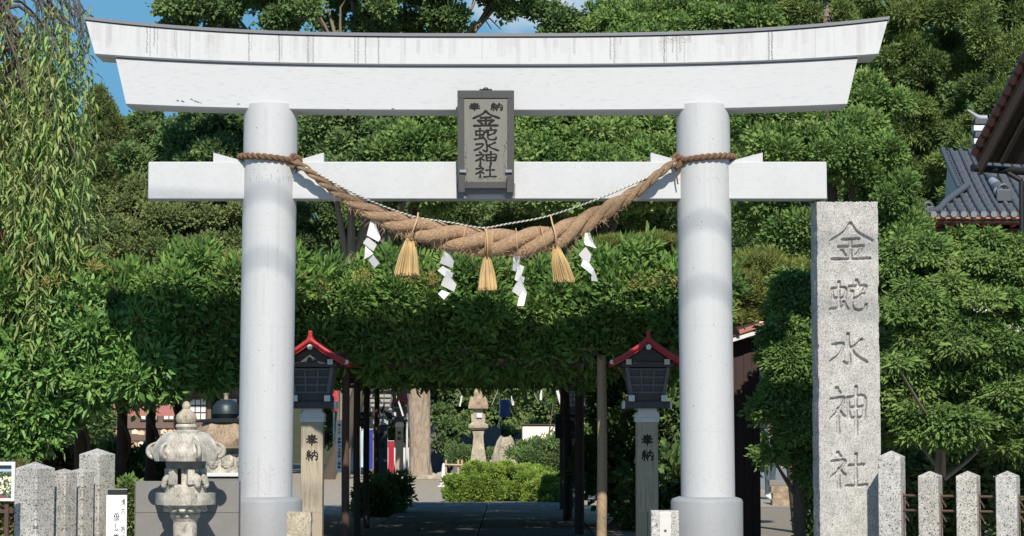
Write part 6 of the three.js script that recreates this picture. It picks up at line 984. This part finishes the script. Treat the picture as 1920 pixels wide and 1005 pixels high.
// wisteria over the trellis ---------------------------------------------------
{
  const t = thing('wisteria_canopy', 'dense green wisteria canopy spreading over the timber trellis', 'wisteria'), vines = [];
  for (const [x, z] of trellisPosts.slice(8, 12)) { const pts = []; for (let i = 0; i <= 7; i++) pts.push(V(x + 0.11 * Math.cos(i * 1.6), i * 0.36, z + 0.11 * Math.sin(i * 1.6))); vines.push(tube(pts, 0.04, 0.025, 24, 6)); }
  for (let i = 0; i < 46; i++) { const x = rr(-7, 1.6), z = rr(-17, -4), pts = []; for (let k = 0; k < 5; k++) pts.push(V(x + k * rr(0.2, 0.6) - 1, 2.72 + rr(0, 0.25), z + rr(-.4, .4))); vines.push(tube(pts, 0.03, 0.015, 12, 5)); }
  mesh('vine_stems', vines, M.bark, t);
  const front = [], z = -4.1;
  for (let i = 0; i < 26; i++) front.push(ell(-60 + i * 55 + rr(-10, 10), 560 + rr(-14, 14), 52, 62 + rr(-4, 10), z + rr(-.25, .25), 1.0));
  for (let i = 0; i < 24; i++) front.push(ell(330 + i * 41 + rr(-8, 8), 634 + rr(-12, 12), 42, 34 + rr(0, 8), z - 0.1 + rr(-.2, .2), 0.9));
  foliage(t, 'front_foliage', K.wisteria, ML.soft, front, 8600, { sub: 14, subR: 0.34, tints: TN.wist, up: 0.62, hollow: 0.35, yel: 0.02, yelTint: [0.24, 0.17, 0.06] });
  const side = [ell(60, 640, 70, 75, -4.2), ell(170, 640, 80, 80, -3.9), ell(260, 660, 75, 70, -3.8), ell(60, 730, 70, 60, -3.9), ell(140, 720, 60, 50, -3.8), ell(235, 715, 75, 45, -3.6), ell(300, 690, 50, 50, -3.7), ell(30, 800, 50, 55, -4), ell(90, 790, 40, 40, -3.8), ell(400, 690, 40, 28, -4.2), ell(-60, 700, 80, 120, -4)];
  foliage(t, 'drooping_foliage', K.bigleaf, ML.gloss, side, 3600, { sub: 26, subR: 0.30, tints: [[0.048, 0.105, 0.022], [0.068, 0.140, 0.030], [0.098, 0.175, 0.042]], up: 0.0, hollow: 0.4 });
  const top = []; for (let i = 0; i < 9; i++) for (let j = 0; j < 7; j++) top.push({ c: V(-6.8 + i * 1.05 + rr(-.2, .2), 2.95 + rr(-.08, .12), -5.2 - j * 2.0 + rr(-.3, .3)), r: V(0.75, 0.34, 1.15) });
  foliage(t, 'roof_foliage', K.wisteria, ML.soft, top, 6500, { sub: 26, subR: 0.4, tints: TN.wist, up: 0.5, hollow: 0.2, front: 0, scale: [1.1, 1.9] });
  const hang = []; for (const px of [600, 720, 770, 830, 905, 960, 1010, 1060, 1110, 1235, 420, 385]) hang.push(ell(px + rr(-12, 12), 676 + rr(-14, 6), 22, 14, -4.2), ell(px + rr(-30, 30), 688 + rr(-10, 22), 9, 20, -4.3 - rr(0, 0.5)));
  for (const px of [700, 745, 800, 860, 915, 985, 1040]) hang.push(ell(px, 694 + rr(-4, 4), 22, 7, -8 - rr(0, 8)));
  foliage(t, 'hanging_foliage', K.bigleaf, ML.soft, hang, 800, { sub: 8, tints: TN.wist, up: -0.45, hollow: 0.1, front: 0 });
  // reddish new shoots
  const shoots = [ell(605, 552, 14, 10, -3.35), ell(775, 530, 30, 10, -3.4), ell(1230, 530, 40, 10, -3.45), ell(265, 620, 12, 22, -3.2), ell(160, 590, 10, 22, -3.4), ell(690, 520, 20, 8, -3.5), ell(90, 540, 20, 14, -3.4), ell(180, 500, 20, 8, -3.6)];
  foliage(t, 'new_shoots', K.wisteria, ML.soft, shoots, 60, { sub: 8, tints: [[0.15, 0.16, 0.035], [0.19, 0.15, 0.05], [0.13, 0.18, 0.035]], subR: 0.9, up: 0.7, hollow: 0, front: 0, scale: [0.35, 0.6] });
  seat(t, -2.5, 0, -5);
}
// weeping tree at the left ----------------------------------------------------
{
  const t = thing('weeping_tree', 'weeping tree with long drooping yellow green leaves at the left edge', 'tree'), base = V(-7.8, 0, -5.2), gs = [];
  gs.push(tube([base, V(-7.7, 2.2, -5.1), V(-7.5, 4.6, -5.0), V(-7.4, 7.2, -5.0)], 0.24, 0.12, 18, 10));
  const starts = [];
  for (let i = 0; i < 46; i++) { const z = rr(-6.2, -3.3), ex = at(lerp(-40, 158, Math.pow(rnd(), 0.75)), 100, z).x, ey = rr(5.2, 7.4), s = V(-7.45, rr(4.8, 7.0), -5.0), m = V(lerp(s.x, ex, 0.55), Math.max(s.y, ey) + 0.35, lerp(s.z, z, 0.6)), e = V(ex, ey - 0.3, z); gs.push(tube([s, m, e], 0.035, 0.009, 12, 5)); starts.push(e, m.clone().lerp(e, 0.5), m.clone().lerp(e, 0.75)); }
  for (let i = 0; i < 22; i++) { const z = rr(-4.6, -3.2), x0 = rr(20, 140), y1 = rr(40, 125), a = at(x0 - 30, -90, z), b = at(x0 + rr(0, 18), -20, z), c = at(x0 + rr(8, 32), y1 * 0.5, z), e = at(x0 + rr(10, 46), y1, z); gs.push(tube([a, b, c, e], 0.014, 0.004, 14, 5)); for (let k = 0; k < 3; k++) { const p = b.clone().lerp(e, rr(0.1, 0.8)); gs.push(tube([p, p.clone().add(V(rr(.02, .12), -0.08, rr(-.05, .05))), p.clone().add(V(rr(.04, .16), rr(-.5, -.25), rr(-.06, .06)))], 0.006, 0.003, 6, 4)); } }
  mesh('trunk', metric(merge(gs)), M.bark, t);
  // a piece of hanging twig with alternate long leaves
  const seg = [0, 1, 2].map(() => { const out = []; for (let i = 0; i < 8; i++) { const y = -i * 0.047, a = i * 2.4 + rr(-.6, .6), d = V(Math.cos(a) * 0.9, -0.55 + rr(-.35, .35), Math.sin(a) * 0.9).normalize(), w = rr(0.030, 0.046), l = rr(0.12, 0.19), sd = V(-Math.sin(a), 0, Math.cos(a)), p0 = V(rr(-.03, .03), y, rr(-.03, .03)), h = []; leafAt(h, p0, d, sd, l, w, 0.3, true); for (const q of new Set(h)) { const k = q.distanceTo(p0) / l; q.y -= 0.06 * k * k; } out.push(...h); } const tw = bar(V(0, 0.01, 0), V(0, -0.4, 0), 0.004, 4); const p = tw.attributes.position; for (let i = 0; i < p.count; i++) out.push(V(p.getX(i), p.getY(i), p.getZ(i))); return soup(out); });
  const bare = soup((() => { const out = [], tw = bar(V(0, 0.01, 0), V(0, -0.4, 0), 0.0045, 4), p = tw.attributes.position; for (let i = 0; i < p.count; i++) out.push(V(p.getX(i), p.getY(i), p.getZ(i))); return out; })());
  const lists = [[], [], []], lb = [], m4 = new THREE.Matrix4();
  for (let s = 0; s < 330; s++) {
    const o = starts[s % starts.length].clone().add(V(rr(-.25, .25), rr(-.2, .2), rr(-.3, .3))); const px0 = 960 + o.x * S(o.z); const len = rr(0.7, 2.4) + (px0 < 120 ? rr(0, 3.0) : 0) ; let p = o, yaw = rr(0, 6.28), lx = rr(-.16, .2), lz = rr(-.14, .14); const n = Math.round(len / 0.36), tn = rnd(), bareN = o.y > 5.2 && rnd() < 0.4 ? Math.round(rr(1, 3)) : 0;
    for (let k = 0; k < n; k++) { const q = new THREE.Quaternion().setFromEuler(new THREE.Euler(lz * Math.cos(k * 0.5) + rr(-.12, .12), 0, -lx * Math.cos(k * 0.45) + rr(-.12, .12))).multiply(new THREE.Quaternion().setFromAxisAngle(V(0, 1, 0), yaw + k * 2.1)); m4.compose(p, q, V(1, 1, 1)); const a = TN.weep[0], b = TN.weep[2], u = clamp(tn * 0.6 + rr(0, 0.4), 0, 1), br = rnd() < 0.02; if (k < bareN) lb.push(m4.clone()); else lists[Math.floor(rnd() * 3)].push([m4.clone(), [0, 1, 2].map((c) => br ? [0.16, 0.10, 0.04][c] : lerp(a[c], b[c], u) * rr(0.9, 1.25))]); p = p.clone().add(V(0, -0.38, 0).applyQuaternion(q)); if (p.y < (p.z < -3.9 ? 3.3 : 2.2) + 1.2 * tn) break; }
  }
  lists.forEach((l, i) => { const im = new THREE.InstancedMesh(seg[i], ML.soft, l.length); l.forEach(([m, c], k) => { im.setMatrixAt(k, m); im.setColorAt(k, lin(...c)); }); im.name = 'weeping_strands'; im.castShadow = im.receiveShadow = true; im.userData.kind = 'stuff'; t.add(im); });
  if (lb.length) { const im = new THREE.InstancedMesh(bare, ML.stem, lb.length); lb.forEach((m, k) => im.setMatrixAt(k, m)); im.name = 'bare_twigs'; im.userData.kind = 'stuff'; im.castShadow = true; t.add(im); }
  seat(t, base.x, 0, base.z);
}
renderer.render(scene, camera);
